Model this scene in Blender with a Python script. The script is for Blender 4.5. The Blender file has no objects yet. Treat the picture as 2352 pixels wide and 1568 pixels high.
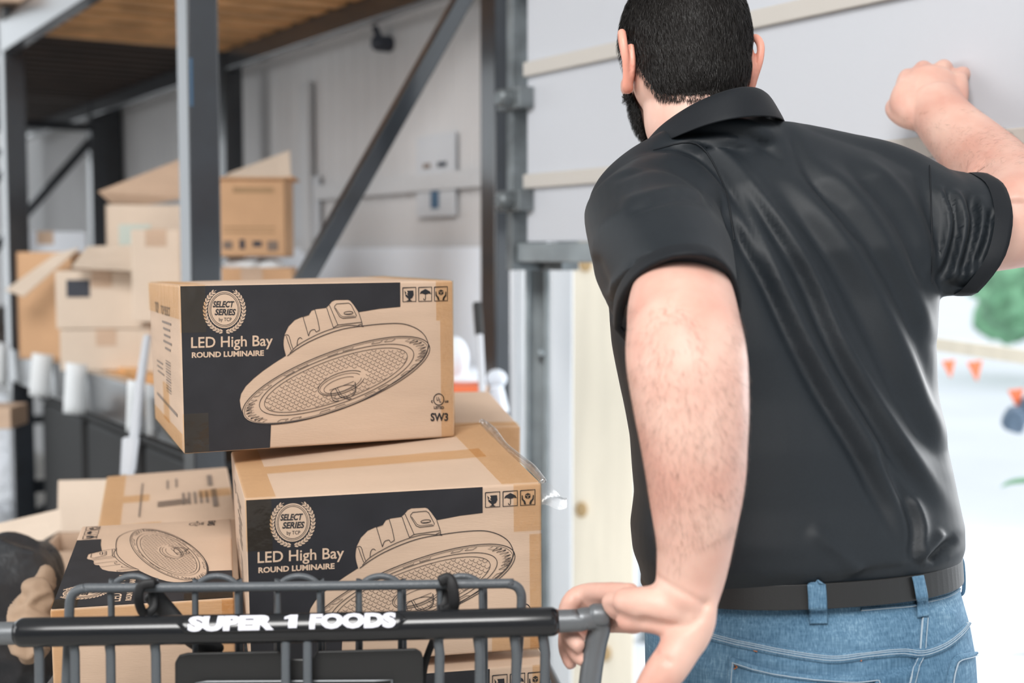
import bpy, bmesh, math, random
import numpy as np
from mathutils import Vector, Matrix, noise
from mathutils.bvhtree import BVHTree
from mathutils.geometry import tessellate_polygon
random.seed(7)
rng = np.random.default_rng(7)
scene = bpy.context.scene
COL = scene.collection

# ------------------------------------------------------------------ camera
F_PX, CX, CY = 2950.0, 1176.0, 784.0
TILT = math.atan((784 - 582) / F_PX)
CAM = Vector((0, 0, 1.40))
FW = Vector((0, math.cos(TILT), -math.sin(TILT)))
UP = Vector((0, math.sin(TILT), math.cos(TILT)))
cam_d = bpy.data.cameras.new('camera')
cam_d.sensor_width = 36
cam_d.lens = 36 * F_PX / 2352
cam_d.clip_start = 0.05
cam_d.dof.use_dof = True
cam_d.dof.focus_distance = 1.60
cam_d.dof.aperture_fstop = 3.0
cam = bpy.data.objects.new('camera', cam_d)
cam.location = CAM
cam.rotation_euler = (math.pi / 2 - TILT, 0, 0)
COL.objects.link(cam)
scene.camera = cam

# ------------------------------------------------------------------ world, lights, exposure
w = bpy.data.worlds.new('daylight'); scene.world = w; w.use_nodes = True
bg = w.node_tree.nodes['Background']
bg.inputs[0].default_value = (0.90, 0.955, 1.0, 1); bg.inputs[1].default_value = 1.75
scene.view_settings.view_transform = 'Standard'
scene.view_settings.look = 'None'
scene.view_settings.exposure = 0.0
scene.view_settings.gamma = 1.0
scene.view_settings.use_curve_mapping = False

def area(name, loc, target, size, power, color=(1, 1, 1), sy=None):
    l = bpy.data.lights.new(name, 'AREA'); l.energy = power; l.color = color
    l.shape = 'RECTANGLE'; l.size = size; l.size_y = sy or size
    o = bpy.data.objects.new(name, l); o.location = loc
    o.rotation_euler = (Vector(target) - Vector(loc)).to_track_quat('-Z', 'Y').to_euler()
    COL.objects.link(o); return o
area('overhead_fill', (-0.8, -1.6, 4.2), (0, 2.0, 1.0), 2.2, 330, (1, 0.985, 0.965))  # unseen fill lamp, added overhead behind the camera
area('left_fill', (-4.6, 1.2, 2.3), (-1.0, 4.0, 1.4), 2.4, 100, (1, 1, 1))  # unseen fill lamp, added at left to brighten rack and shelf
area('daylight_doorway', (4.2, 4.6, 2.0), (0.4, 1.6, 1.1), 2.6, 240, (0.97, 0.985, 1))

# ------------------------------------------------------------------ helpers
def P(px, py, d):
    px, py, d = float(px), float(py), float(d)
    return CAM + d * (FW + ((px - CX) / F_PX) * Vector((1, 0, 0)) - ((py - CY) / F_PX) * UP)
def unproj(co):
    q = co - np.array(CAM)
    d = q @ np.array(FW)
    return 1176 + F_PX * q[:, 0] / d, 784 - F_PX * (q @ np.array(UP)) / d, d

def tag(o, label=None, cat=None, group=None, kind=None):
    if label: o['label'] = label
    if cat: o['category'] = cat
    if group: o['group'] = group
    if kind: o['kind'] = kind
    return o
def empty(name, loc, label, cat, group=None):
    o = bpy.data.objects.new(name, None); o.location = loc; o.empty_display_size = .05
    COL.objects.link(o); return tag(o, label, cat, group)
def link(name, me, mats, parent=None, smooth=False):
    o = bpy.data.objects.new(name, me)
    for m in (mats if isinstance(mats, (list, tuple)) else [mats]): me.materials.append(m)
    if smooth:
        me.polygons.foreach_set('use_smooth', [True] * len(me.polygons))
    COL.objects.link(o)
    if parent is not None:
        o.parent = parent
        o.matrix_parent_inverse = parent_world(parent).inverted()
    return o
def parent_world(p):
    m = Matrix.Translation(p.location) @ p.rotation_euler.to_matrix().to_4x4()
    if p.parent: m = parent_world(p.parent) @ p.matrix_parent_inverse @ m
    return m
class MB:
    def __init__(s): s.v = []; s.f = []; s.m = []
    def add(s, vs, fs, mi=0):
        b = len(s.v); s.v += [tuple(v) for v in vs]
        s.f += [tuple(i + b for i in f) for f in fs]; s.m += [mi] * len(fs)
    def box(s, o, a, b, c, mi=0):
        o, a, b, c = map(Vector, (o, a, b, c))
        if a.cross(b).dot(c) < 0: a, b = b, a
        vs = [o, o + a, o + a + b, o + b, o + c, o + a + c, o + a + b + c, o + b + c]
        s.add(vs, [(3, 2, 1, 0), (4, 5, 6, 7), (0, 1, 5, 4), (1, 2, 6, 5), (2, 3, 7, 6), (3, 0, 4, 7)], mi)
    def tube(s, pts, r, n=12, mi=0, sub=0, closed=False, flat=None):
        pts = [Vector(p) for p in pts]
        rs = list(r) if isinstance(r, (list, tuple)) else [r] * len(pts)
        if sub:
            np_, nr = [], []
            N = len(pts)
            for i in range(N if closed else N - 1):
                g = (lambda k: k % N) if closed else (lambda k: min(max(k, 0), N - 1))
                p0, p1, p2, p3 = (pts[g(i + k)] for k in (-1, 0, 1, 2))
                r1, r2 = rs[g(i)], rs[g(i + 1)]
                r0, r3 = rs[g(i - 1)], rs[g(i + 2)]
                for k in range(sub):
                    t = k / sub
                    cr = lambda a, b, c, d: 0.5 * ((2 * b) + (c - a) * t + (2 * a - 5 * b + 4 * c - d) * t * t + (3 * b - a - 3 * c + d) * t ** 3)
                    np_.append(cr(p0, p1, p2, p3)); nr.append(cr(r0, r1, r2, r3))
            if not closed: np_.append(pts[-1]); nr.append(rs[-1])
            pts, rs = np_, nr
        N = len(pts)
        T = []
        for i in range(N):
            a = pts[(i - 1) % N] if closed else pts[max(i - 1, 0)]
            b = pts[(i + 1) % N] if closed else pts[min(i + 1, N - 1)]
            T.append((b - a).normalized())
        ref = Vector(flat[0]) if flat else (Vector((0, 0, 1)) if abs(T[0].z) < .9 else Vector((1, 0, 0)))
        u = (ref - T[0] * ref.dot(T[0])).normalized()
        fr = flat[1] if flat else 1
        base = len(s.v); rings = []
        def ring(c, u, v, r):
            st = len(s.v)
            for k in range(n):
                a = 2 * math.pi * k / n
                s.v.append(tuple(c + u * (r * fr * math.cos(a)) + v * (r * math.sin(a))))
            rings.append(st)
        for i in range(N):
            if flat: u = (ref - T[i] * ref.dot(T[i])).normalized()
            else: u = (u - T[i] * u.dot(T[i])).normalized()
            v = T[i].cross(u)
            if not closed and i == 0:
                for q in (.35, .75): ring(pts[0] - T[0] * rs[0] * (1 - q) * fr * .9, u, v, rs[0] * math.sin(math.acos(1 - q)) )
            ring(pts[i], u, v, rs[i])
            if not closed and i == N - 1:
                for q in (.75, .35): ring(pts[i] + T[i] * rs[i] * (1 - q) * fr * .9, u, v, rs[i] * math.sin(math.acos(1 - q)))
        R = len(rings)
        for i in range(R if closed else R - 1):
            a, b = rings[i], rings[(i + 1) % R]
            for k in range(n):
                s.f.append((a + k, a + (k + 1) % n, b + (k + 1) % n, b + k)); s.m.append(mi)
        if not closed:
            s.f.append(tuple(rings[0] + k for k in reversed(range(n)))); s.m.append(mi)
            s.f.append(tuple(rings[-1] + k for k in range(n))); s.m.append(mi)
    def ellipsoid(s, c, ax, n=24, m=16, mi=0):
        c = Vector(c); X, Y, Z = map(Vector, ax); vs = []; fs = []
        for j in range(1, m):
            th = math.pi * j / m
            for i in range(n):
                a = 2 * math.pi * i / n
                vs.append(c + X * (math.sin(th) * math.cos(a)) + Y * (math.sin(th) * math.sin(a)) + Z * math.cos(th))
        vs += [c + Z, c - Z]
        for j in range(m - 2):
            for i in range(n):
                fs.append((j * n + i, (j + 1) * n + i, (j + 1) * n + (i + 1) % n, j * n + (i + 1) % n))
        t, b = len(vs) - 2, len(vs) - 1
        for i in range(n):
            fs.append((t, i, (i + 1) % n)); fs.append((b, (m - 2) * n + (i + 1) % n, (m - 2) * n + i))
        s.add(vs, fs, mi)
    def loft(s, rings, mi=0, cap=True, closed=True):
        b = len(s.v); n = len(rings[0])
        for r in rings: s.v += [tuple(p) for p in r]
        for i in range(len(rings) - 1):
            for k in range(n if closed else n - 1):
                k2 = (k + 1) % n
                s.f.append((b + i * n + k, b + i * n + k2, b + (i + 1) * n + k2, b + (i + 1) * n + k)); s.m.append(mi)
        if cap:
            s.f.append(tuple(b + k for k in reversed(range(n)))); s.m.append(mi)
            s.f.append(tuple(b + (len(rings) - 1) * n + k for k in range(n))); s.m.append(mi)
    def mesh(s, name='mesh'):
        me = bpy.data.meshes.new(name); me.from_pydata(s.v, [], s.f)
        me.polygons.foreach_set('material_index', s.m); me.update()
        bm = bmesh.new(); bm.from_mesh(me); bmesh.ops.recalc_face_normals(bm, faces=bm.faces); bm.to_mesh(me); bm.free()
        return me
    def build(s, name, mats, parent=None, smooth=False, bevel=0, seg=2):
        o = link(name, s.mesh(name), mats, parent, smooth)
        if bevel:
            m = o.modifiers.new('bevel', 'BEVEL'); m.width = bevel; m.segments = seg; m.limit_method = 'ANGLE'
        return o

def remeshed(mb, voxel, smooth_it, name='tmp', fac=.5):
    """join overlapping closed shapes of one MB into one continuous smooth surface"""
    me = mb.mesh(name); o = bpy.data.objects.new(name, me); COL.objects.link(o)
    m = o.modifiers.new('r', 'REMESH'); m.mode = 'VOXEL'; m.voxel_size = voxel; m.adaptivity = 0
    k = o.modifiers.new('s', 'SMOOTH'); k.factor = fac; k.iterations = smooth_it
    bpy.context.view_layer.update()
    dg = bpy.context.evaluated_depsgraph_get()
    out = bpy.data.meshes.new_from_object(o.evaluated_get(dg))
    bpy.data.objects.remove(o); bpy.data.meshes.remove(me)
    return out
def get_co(me):
    a = np.empty(len(me.vertices) * 3); me.vertices.foreach_get('co', a); return a.reshape(-1, 3)
def get_no(me):
    a = np.empty(len(me.vertices) * 3, dtype=np.float32); me.vertex_normals.foreach_get('vector', a); return a.reshape(-1, 3).astype(float)
def set_co(me, co):
    me.vertices.foreach_set('co', co.ravel()); me.update()
def crom(pts, sub=8):
    pts = [Vector(p) for p in pts]; out = []; N = len(pts)
    for i in range(N - 1):
        p0, p1, p2, p3 = pts[max(i - 1, 0)], pts[i], pts[i + 1], pts[min(i + 2, N - 1)]
        for k in range(sub):
            t = k / sub
            out.append(0.5 * ((2 * p1) + (p2 - p0) * t + (2 * p0 - 5 * p1 + 4 * p2 - p3) * t * t + (3 * p1 - p0 - 3 * p2 + p3) * t ** 3))
    out.append(pts[-1]); return out
def bvh_of(me): return BVHTree.FromPolygons([v.co for v in me.vertices], [tuple(p.vertices) for p in me.polygons])
def hit(bvh, px, py):
    d = (P(px, py, 1) - CAM).normalized()
    h = bvh.ray_cast(CAM, d)
    return (h[0], h[1] if h[1].dot(d) < 0 else -h[1]) if h[0] else (None, None)
def ribbon(mb, bvh, pts, wid, off=.001, thick=.0012, sub=6, mi=0):
    """a raised strip lying on a surface, following points seen on it"""
    rows = []
    pp = crom([(p[0], p[1], 0) for p in pts], sub)
    for i, p in enumerate(pp):
        a = pp[max(i - 1, 0)]; b = pp[min(i + 1, len(pp) - 1)]
        t = (b - a); t.normalize(); nx, ny = -t.y, t.x
        h0, n0 = hit(bvh, p.x, p.y)
        if h0 is None: continue
        h1, _ = hit(bvh, p.x + nx * 4, p.y + ny * 4)
        side = (h1 - h0) if h1 else None
        if side is None or side.length > .03: continue
        side -= n0 * side.dot(n0); side.normalize()
        rows.append([h0 + side * (wid * k) + n0 * (off + thick * (0 if abs(k) > .45 else 1)) for k in (-.5, -.38, 0, .38, .5)])
    if len(rows) > 1: mb.loft(rows, mi, cap=False, closed=False)

# ------------------------------------------------------------------ materials
def mat(name, col, rough=.6, metal=0, var=0, vscale=8, bump=0, bscale=60, stretch=(1, 1, 1), spec=.5, coords='Object', col2=None, sheen=0, sss=0, coat=0, bdist=.002):
    m = bpy.data.materials.new(name); m.use_nodes = True; nt = m.node_tree; b = nt.nodes['Principled BSDF']
    b.inputs['Base Color'].default_value = (*col, 1); b.inputs['Roughness'].default_value = rough
    b.inputs['Metallic'].default_value = metal; b.inputs['Specular IOR Level'].default_value = spec
    if sheen: b.inputs['Sheen Weight'].default_value = sheen; b.inputs['Sheen Roughness'].default_value = .4
    if coat: b.inputs['Coat Weight'].default_value = coat; b.inputs['Coat Roughness'].default_value = .15
    if sss:
        b.inputs['Subsurface Weight'].default_value = sss; b.inputs['Subsurface Radius'].default_value = (1, .35, .2); b.inputs['Subsurface Scale'].default_value = .008
    if var or bump:
        tc = nt.nodes.new('ShaderNodeTexCoord'); mp = nt.nodes.new('ShaderNodeMapping'); mp.inputs['Scale'].default_value = stretch
        nt.links.new(tc.outputs[coords], mp.inputs[0])
    if var:
        n = nt.nodes.new('ShaderNodeTexNoise'); n.inputs['Scale'].default_value = vscale; n.inputs['Detail'].default_value = 5
        r = nt.nodes.new('ShaderNodeValToRGB')
        c2 = col2 or tuple(max(0, c * (1 - var)) for c in col)
        r.color_ramp.elements[0].color = (*c2, 1); r.color_ramp.elements[0].position = .35
        r.color_ramp.elements[1].color = (*(col if col2 else tuple(min(1, c * (1 + var * .5)) for c in col)), 1); r.color_ramp.elements[1].position = .65
        nt.links.new(mp.outputs[0], n.inputs[0]); nt.links.new(n.outputs[0], r.inputs[0]); nt.links.new(r.outputs[0], b.inputs['Base Color'])
    if bump:
        n = nt.nodes.new('ShaderNodeTexNoise'); n.inputs['Scale'].default_value = bscale; n.inputs['Detail'].default_value = 4
        bu = nt.nodes.new('ShaderNodeBump'); bu.inputs['Strength'].default_value = bump; bu.inputs['Distance'].default_value = bdist
        nt.links.new(mp.outputs[0], n.inputs[0]); nt.links.new(n.outputs[0], bu.inputs['Height']); nt.links.new(bu.outputs[0], b.inputs['Normal'])
    return m
M = {}
M['card'] = mat('cardboard', (.55, .40, .295), .75, var=.07, vscale=6, bump=.15, bscale=120, stretch=(1, 1, 6), spec=.25)
M['card_pale'] = mat('cardboard_pale', (.66, .55, .45), .8, var=.06, vscale=5, spec=.2)
M['card_warm'] = mat('cardboard_warm', (.62, .38, .22), .8, var=.10, vscale=5, spec=.2)
M['card_in'] = mat('cardboard_inside', (.42, .27, .15), .85, var=.12, vscale=7, spec=.2)
M['ink'] = mat('black_ink', (.022, .022, .026), .5, var=.15, vscale=30, spec=.35)
M['inkfaint'] = mat('faded_ink', (.20, .15, .12), .7)
M['tan'] = mat('unprinted_card', (.56, .41, .30), .75, spec=.25)
M['rack'] = mat('rack_paint', (.012, .016, .022), .36, coat=.9, var=.25, vscale=12, spec=.5)
M['wire'] = mat('grey_powder_coat', (.085, .095, .105), .42, bump=.3, bscale=500, spec=.5)
M['grip'] = mat('black_grip_plastic', (.009, .010, .012), .22, spec=.5)
M['tube'] = mat('grey_steel_tube', (.14, .15, .16), .38, metal=.3, bump=.1, bscale=300)
M['seatp'] = mat('black_seat_plastic', (.014, .014, .014), .45)
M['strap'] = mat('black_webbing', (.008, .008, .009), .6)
M['white'] = mat('white_lettering', (.78, .78, .86), .5)
M['wall'] = mat('grey_wall', (.58, .575, .58), .8, var=.08, vscale=1.5)
M['liner'] = mat('white_liner', (.76, .81, .88), .7, var=.05, vscale=3)
M['door'] = mat('door_panel', (.50, .52, .56), .5, var=.03, vscale=1)
M['dooredge'] = mat('door_rib', (.50, .475, .44), .6)
M['galv'] = mat('galvanised_steel', (.30, .34, .36), .45, metal=.5, var=.2, vscale=10)
M['galvdark'] = mat('weathered_track_steel', (.17, .19, .20), .45, metal=.5, var=.4, vscale=14)
M['floor'] = mat('concrete_floor', (.46, .44, .41), .6, var=.2, vscale=2)
M['ground'] = mat('pale_concrete_ground', (.58, .60, .625), .8, var=.05, vscale=1)
M['ceil'] = mat('ceiling_sheet', (.55, .55, .54), .8, var=.05, vscale=1)
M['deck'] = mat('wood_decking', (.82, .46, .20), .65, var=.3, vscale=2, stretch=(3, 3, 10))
M['shadedeck'] = mat('shaded_decking', (.045, .025, .016), .7, var=.3, vscale=2, stretch=(3, 3, 10))  # same decking, shade of the farther bays put into its colour
M['brightgap'] = mat('bright_outside_white', (.88, .90, .92), .5)  # white colour standing in for outdoor brightness
M['walllight'] = mat('light_grey_panel', (.53, .54, .555), .7)
M['lumber'] = mat('pale_lumber', (.80, .72, .58), .7, var=.08, vscale=2.5, stretch=(6, 6, .8))
M['knot'] = mat('wood_knot', (.50, .34, .17), .7)
M['paper'] = mat('white_paper', (.75, .79, .82), .7)
M['brownpaper'] = mat('brown_paper', (.36, .25, .17), .8, var=.15, vscale=10, bump=.6, bscale=15, bdist=.01)
M['blackbag'] = mat('black_plastic_bag', (.03, .032, .036), .35, bump=.8, bscale=10, bdist=.02)
M['poster'] = mat('wall_notice', (.52, .54, .57), .6)
M['blue'] = mat('blue_print', (.04, .10, .18), .6)
M['dark'] = mat('dark_mark', (.03, .035, .05), .6)
M['leaf'] = mat('leaf_green', (.20, .42, .24), .7, var=.5, vscale=4)
M['orange'] = mat('orange_red_cloth', (.75, .16, .06), .6)
M['tarp'] = mat('blue_grey_tarp', (.10, .15, .22), .5)
M['shirt'] = mat('black_polo_knit', (.0080, .0118, .0160), .57, spec=.36, sheen=.03, bump=.06, bscale=900, var=.1, vscale=300, bdist=.0004)
M['shirt2'] = mat('black_polo_rib', (.008, .010, .013), .65, spec=.25, sheen=.03, bump=.25, bscale=700, bdist=.0006)
M['belt'] = mat('black_webbed_belt', (.010, .010, .010), .5, bump=.25, bscale=600, bdist=.0005)
M['skin'] = mat('skin', (.72, .47, .385), .48, var=.14, vscale=14, col2=(.63, .34, .27), bump=.12, bscale=180, sss=.15, spec=.4, bdist=.001)
M['hair'] = mat('black_hair', (.012, .010, .009), .5, spec=.3)
M['armhair'] = mat('brown_arm_hair', (.10, .055, .035), .5)
M['ear'] = mat('ear_skin', (.80, .36, .27), .45, sss=.2)
M['eye'] = mat('eye_white', (.8, .8, .78), .2)
M['lip'] = mat('lip_skin', (.55, .22, .18), .5)
M['stitch'] = mat('pale_stitching', (.36, .43, .49), .8)
M['rust'] = mat('rust_thread', (.40, .14, .05), .8)
M['shoe'] = mat('brown_leather', (.10, .06, .04), .5)
M['rubber'] = mat('black_rubber', (.02, .02, .02), .7)
M['darkink_green'] = mat('green_print', (.52, .58, .53), .7)

def denim():
    m = bpy.data.materials.new('blue_denim'); m.use_nodes = True; nt = m.node_tree; b = nt.nodes['Principled BSDF']
    tc = nt.nodes.new('ShaderNodeTexCoord')
    def no(scale, st, det=4):
        mp = nt.nodes.new('ShaderNodeMapping'); mp.inputs['Scale'].default_value = st; nt.links.new(tc.outputs['Object'], mp.inputs[0])
        n = nt.nodes.new('ShaderNodeTexNoise'); n.inputs['Scale'].default_value = scale; n.inputs['Detail'].default_value = det
        nt.links.new(mp.outputs[0], n.inputs[0]); return n
    big = no(9, (1, 1, .8)); fine = no(520, (1, 1, .06), 3); fine2 = no(300, (.2, .2, 1), 2)
    a = nt.nodes.new('ShaderNodeMath'); a.operation = 'MULTIPLY_ADD'; a.inputs[1].default_value = .5
    b4 = nt.nodes.new('ShaderNodeMath'); b4.operation = 'MULTIPLY_ADD'; b4.inputs[1].default_value = .45; b4.inputs[2].default_value = .20; nt.links.new(big.outputs[0], b4.inputs[0])
    nt.links.new(fine.outputs[0], a.inputs[0]); nt.links.new(b4.outputs[0], a.inputs[2])
    a2 = nt.nodes.new('ShaderNodeMath'); a2.operation = 'MULTIPLY_ADD'; a2.inputs[1].default_value = .25
    nt.links.new(fine2.outputs[0], a2.inputs[0]); nt.links.new(a.outputs[0], a2.inputs[2])
    r = nt.nodes.new('ShaderNodeValToRGB'); e = r.color_ramp.elements
    e[0].position = .66; e[0].color = (.055, .120, .195, 1); e[1].position = 1.06; e[1].color = (.22, .35, .46, 1)
    e.new(.86).color = (.115, .215, .315, 1)
    nt.links.new(a2.outputs[0], r.inputs[0]); nt.links.new(r.outputs[0], b.inputs['Base Color']); b.inputs['Roughness'].default_value = .85
    b.inputs['Specular IOR Level'].default_value = .15
    bu = nt.nodes.new('ShaderNodeBump'); bu.inputs['Strength'].default_value = .25; bu.inputs['Distance'].default_value = .0006
    nt.links.new(fine.outputs[0], bu.inputs['Height']); nt.links.new(bu.outputs[0], b.inputs['Normal'])
    return m
M['denim'] = denim()
def clear(name, tint, gl, rough, bump=0):
    m = bpy.data.materials.new(name); m.use_nodes = True; nt = m.node_tree; nt.nodes.clear()
    o = nt.nodes.new('ShaderNodeOutputMaterial'); t = nt.nodes.new('ShaderNodeBsdfTransparent'); t.inputs[0].default_value = (*tint, 1)
    g = nt.nodes.new('ShaderNodeBsdfGlossy'); g.inputs['Roughness'].default_value = rough; g.inputs[0].default_value = (1, 1, 1, 1)
    mx = nt.nodes.new('ShaderNodeMixShader'); mx.inputs[0].default_value = gl
    nt.links.new(t.outputs[0], mx.inputs[1]); nt.links.new(g.outputs[0], mx.inputs[2]); nt.links.new(mx.outputs[0], o.inputs[0])
    if bump:
        n = nt.nodes.new('ShaderNodeTexNoise'); n.inputs['Scale'].default_value = 45; n.inputs['Detail'].default_value = 3
        tc = nt.nodes.new('ShaderNodeTexCoord'); nt.links.new(tc.outputs['Object'], n.inputs[0])
        bu = nt.nodes.new('ShaderNodeBump'); bu.inputs['Strength'].default_value = bump; bu.inputs['Distance'].default_value = .004
        nt.links.new(n.outputs[0], bu.inputs['Height']); nt.links.new(bu.outputs[0], g.inputs['Normal'])
    return m
M['tape'] = clear('clear_brown_tape', (.95, .86, .73), .035, .16, 1.0)
M['wrap'] = clear('clear_wrap_plastic', (.93, .94, .95), .35, .2, .8)

# ------------------------------------------------------------------ the building
RA = Vector((-.537, .843, 0)); RB = Vector((.843, .537, 0)); RO = Vector((-.748, 3.0, 0))
def W(t, D, z): return RO + RA * t + RB * D + Vector((0, 0, z))
Z = Vector((0, 0, 1))
def slab(mb, t0, t1, D0, D1, z0, z1, mi=0): mb.box(W(t0, D0, z0), RA * (t1 - t0), RB * (D1 - D0), Z * (z1 - z0), mi)

b = MB(); slab(b, -7, 11, -9, 1.2, -.1, 0)
tag(b.build('floor', M['floor']), kind='structure')
b = MB(); slab(b, -40, 40, 1.2, 60, -.12, -.02)
tag(b.build('trim_1', M['ground']), kind='structure')
b = MB(); slab(b, -7, 11, -6.5, 1.2, 4.6, 4.7)
tag(b.build('ceiling', M['ceil']), kind='structure')
# wall behind the rack: sheet wall with fine vertical ribs, opening to the right of the rack
b = MB(); slab(b, .27, 11, 1.04, 1.07, 0, 4.6); slab(b, -.35, .27, 1.04, 1.07, 1.46, 4.6)
for k in range(106):
    t = .29 + k * .1
    slab(b, t, t + .05, 1.0385, 1.042, 1.52, 4.6)
slab(b, -7, -.35, 1.04, 1.2, 3.2, 4.6)
tag(b.build('wall_back', M['wall']), kind='structure')
b = MB(); slab(b, -7, 7, -6.6, -6.5, 0, 4.6)
tag(b.build('unseen_wall_front', M['walllight']), kind='structure')  # unseen wall, added to block low light from behind
b = MB(); slab(b, -7.1, -7, -6.6, 1.2, 0, 4.6)
tag(b.build('unseen_wall_right', M['walllight']), kind='structure')  # unseen wall, added with the front one to cut outside light
b = MB(); slab(b, .28, 2.6, 1.01, 1.03, .1, 1.42)
tag(b.build('trim_2', M['liner'], bevel=.004), kind='structure')
b = MB(); slab(b, .28, 1.6, 1.012, 1.028, 1.60, 1.655)
tag(b.build('trim_3', M['walllight']), kind='structure')
b = MB(); slab(b, 1.62, 1.70, 1.0, 1.03, 1.4, 2.05)
tag(b.build('trim_4', M['walllight'], bevel=.01), kind='structure')
b = MB()
for px0, px1, d_ in ((1264, 1317, 3.62), (1160, 1206, 3.80)):
    q0, q1 = P(px0, 582, d_), P(px1, 582, d_)
    b.box((q0.x, q0.y, -.02), (q1.x - q0.x, 0, 0), (0, .03, 0), (0, 0, 1.6))
tag(b.build('added_bright_panels', M['brightgap'], bevel=.004), kind='structure')  # added white panels where the bright outside shows beside the jamb
b = MB()
k = (255 - CX) / F_PX; ta_ = ((RO.x + RB.x * .95) - k * (RO.y + RB.y * .95)) / (k * RA.y - RA.x)
slab(b, ta_, ta_ + .10, .93, 1.03, 0, 4.6)
tag(b.build('trim_8', M['rack']), kind='structure')

# sectional door, half raised
def S(s, D, z): return W(-s, D, z)
DD = .70
door = MB()
seams = []
z0 = 1.415
hs = [.155, .262, .262, .262, .262, .262, .3]
zz = z0; s0, s1 = .36, 3.6
for i, h in enumerate(hs):
    door.box(S(s0, DD, zz + .012), -RA * (s1 - s0), RB * .045, Z * (h - .024), 0)
    door.box(S(s0, DD - .012, zz + h - .017), -RA * (s1 - s0), RB * .05, Z * .034, 1)
    zz += h
door.box(S(.33, DD - .01, z0 - .035), -RA * (s1 - .33), RB * .06, Z * .045, 2)
door_o = door.build('door_1', [M['door'], M['dooredge'], M['galv']], bevel=.003); tag(door_o, kind='structure')
b = MB()
b.box(S(.30, DD - .02, 1.36), -RA * .028, RB * .10, Z * 2.6)
b.box(S(.385, DD + .07, 1.36), -RA * .02, RB * .05, Z * 2.6)
b.box(S(.30, DD + .06, 1.36), -RA * .12, RB * .05, Z * .05)
for z in (1.50, 1.74, 2.02, 2.28):
    b.box(S(.29, DD - .04, z), -RA * .10, RB * .04, Z * .05)
    b.tube([S(.345, DD - .06, z + .025), S(.345, DD + .05, z + .025)], .022, 12)
tag(b.build('trim_5', M['galvdark'], smooth=False, bevel=.002), kind='structure')
b = MB()
for (x0_, x1_, d_, th_) in ((1206, 1264, 3.24, .05), (1206, 1217, 3.20, .05), (1250, 1264, 3.20, .05)):
    q0, q1 = P(x0_, 582, d_), P(x1_, 582, d_); b.box((q0.x, q0.y, 0), (q1.x - q0.x, 0, 0), (0, th_, 0), (0, 0, 1.40))
q0 = P(1242, 811, 3.22); b.tube([q0, q0 + Vector((0, .03, 0))], .010, 12)
tag(b.build('trim_6', M['galv'], bevel=.003), kind='structure')

# ------------------------------------------------------------------ pallet rack
rack = empty('pallet_rack', W(0, 0, 0), 'dark blue-grey steel pallet rack with wood decking against the grey wall', 'rack')
BAY = 2.05
def post(t, D, wd=.075):
    m = MB(); slab(m, t, t + .08, D, D + wd, 0, 3.6); m.build('upright', M['rack'], rack, bevel=.004)
for k in range(4):
    post(k * BAY, 0); post(k * BAY, .835, .05 if k == 0 else .075)
    for (za, zb) in (((0, 0),), ((.1, .9),), ((.80, 2.12),), ((.80, 2.12),))[k]:
        m = MB(); D0, D1 = .04, .86
        if zb == 0: pa, pb = W(.04, .06, .95), W(.04, .86, 2.23)
        else: pa, pb = W(k * BAY + .04, .06, za + .3), W(k * BAY + .04, .86, zb - .1)
        dv = (pb - pa); L = dv.length; dv.normalize(); q = RA * .035; n2 = dv.cross(RA).normalized() * .045
        m.box(pa - q * .5 - n2 * .5, dv * L, q, n2); m.build('brace', M['rack'], rack, bevel=.003)
    for z in ((), (.5,), (2.05, .5), (2.05,))[k]:
        m = MB(); slab(m, k * BAY + .02, k * BAY + .06, .07, .84, z, z + .045); m.build('brace', M['rack'], rack, bevel=.003)
for k in range(3):
    for (z, h) in ((2.13, .11), (.93, .12)):
        for D in (-.005, .84):
            m = MB(); slab(m, k * BAY + .08, (k + 1) * BAY, D, D + .05, z, z + h); m.build('beam', M['rack'], rack, bevel=.005)
    for z in (2.215, 1.02):
        m = MB(); t = k * BAY + .02
        while t < (k + 1) * BAY - .02:
            slab(m, t, t + .092, .045, .84, z - (.012 if z > 2 else -.004), z + .024); t += .150
        for D in (.10, .42, .74): slab(m, k * BAY + .09, (k + 1) * BAY - .02, D, D + .05, z + .024, z + .034)
        m.build('deck', M['deck'] if k == 0 else M['shadedeck'], rack, bevel=.003)
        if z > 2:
            m = MB(); slab(m, k * BAY + .02, (k + 1) * BAY, .03, .86, z + .05, z + .07); m.build('added_shade_sheet', M['shadedeck'], rack)  # dark sheet added above the slats to darken their gaps
m = MB(); slab(m, -.002, .0, .004, .010, 1.74, 1.85); m.build('blue_mark', M['blue'], rack)

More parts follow.
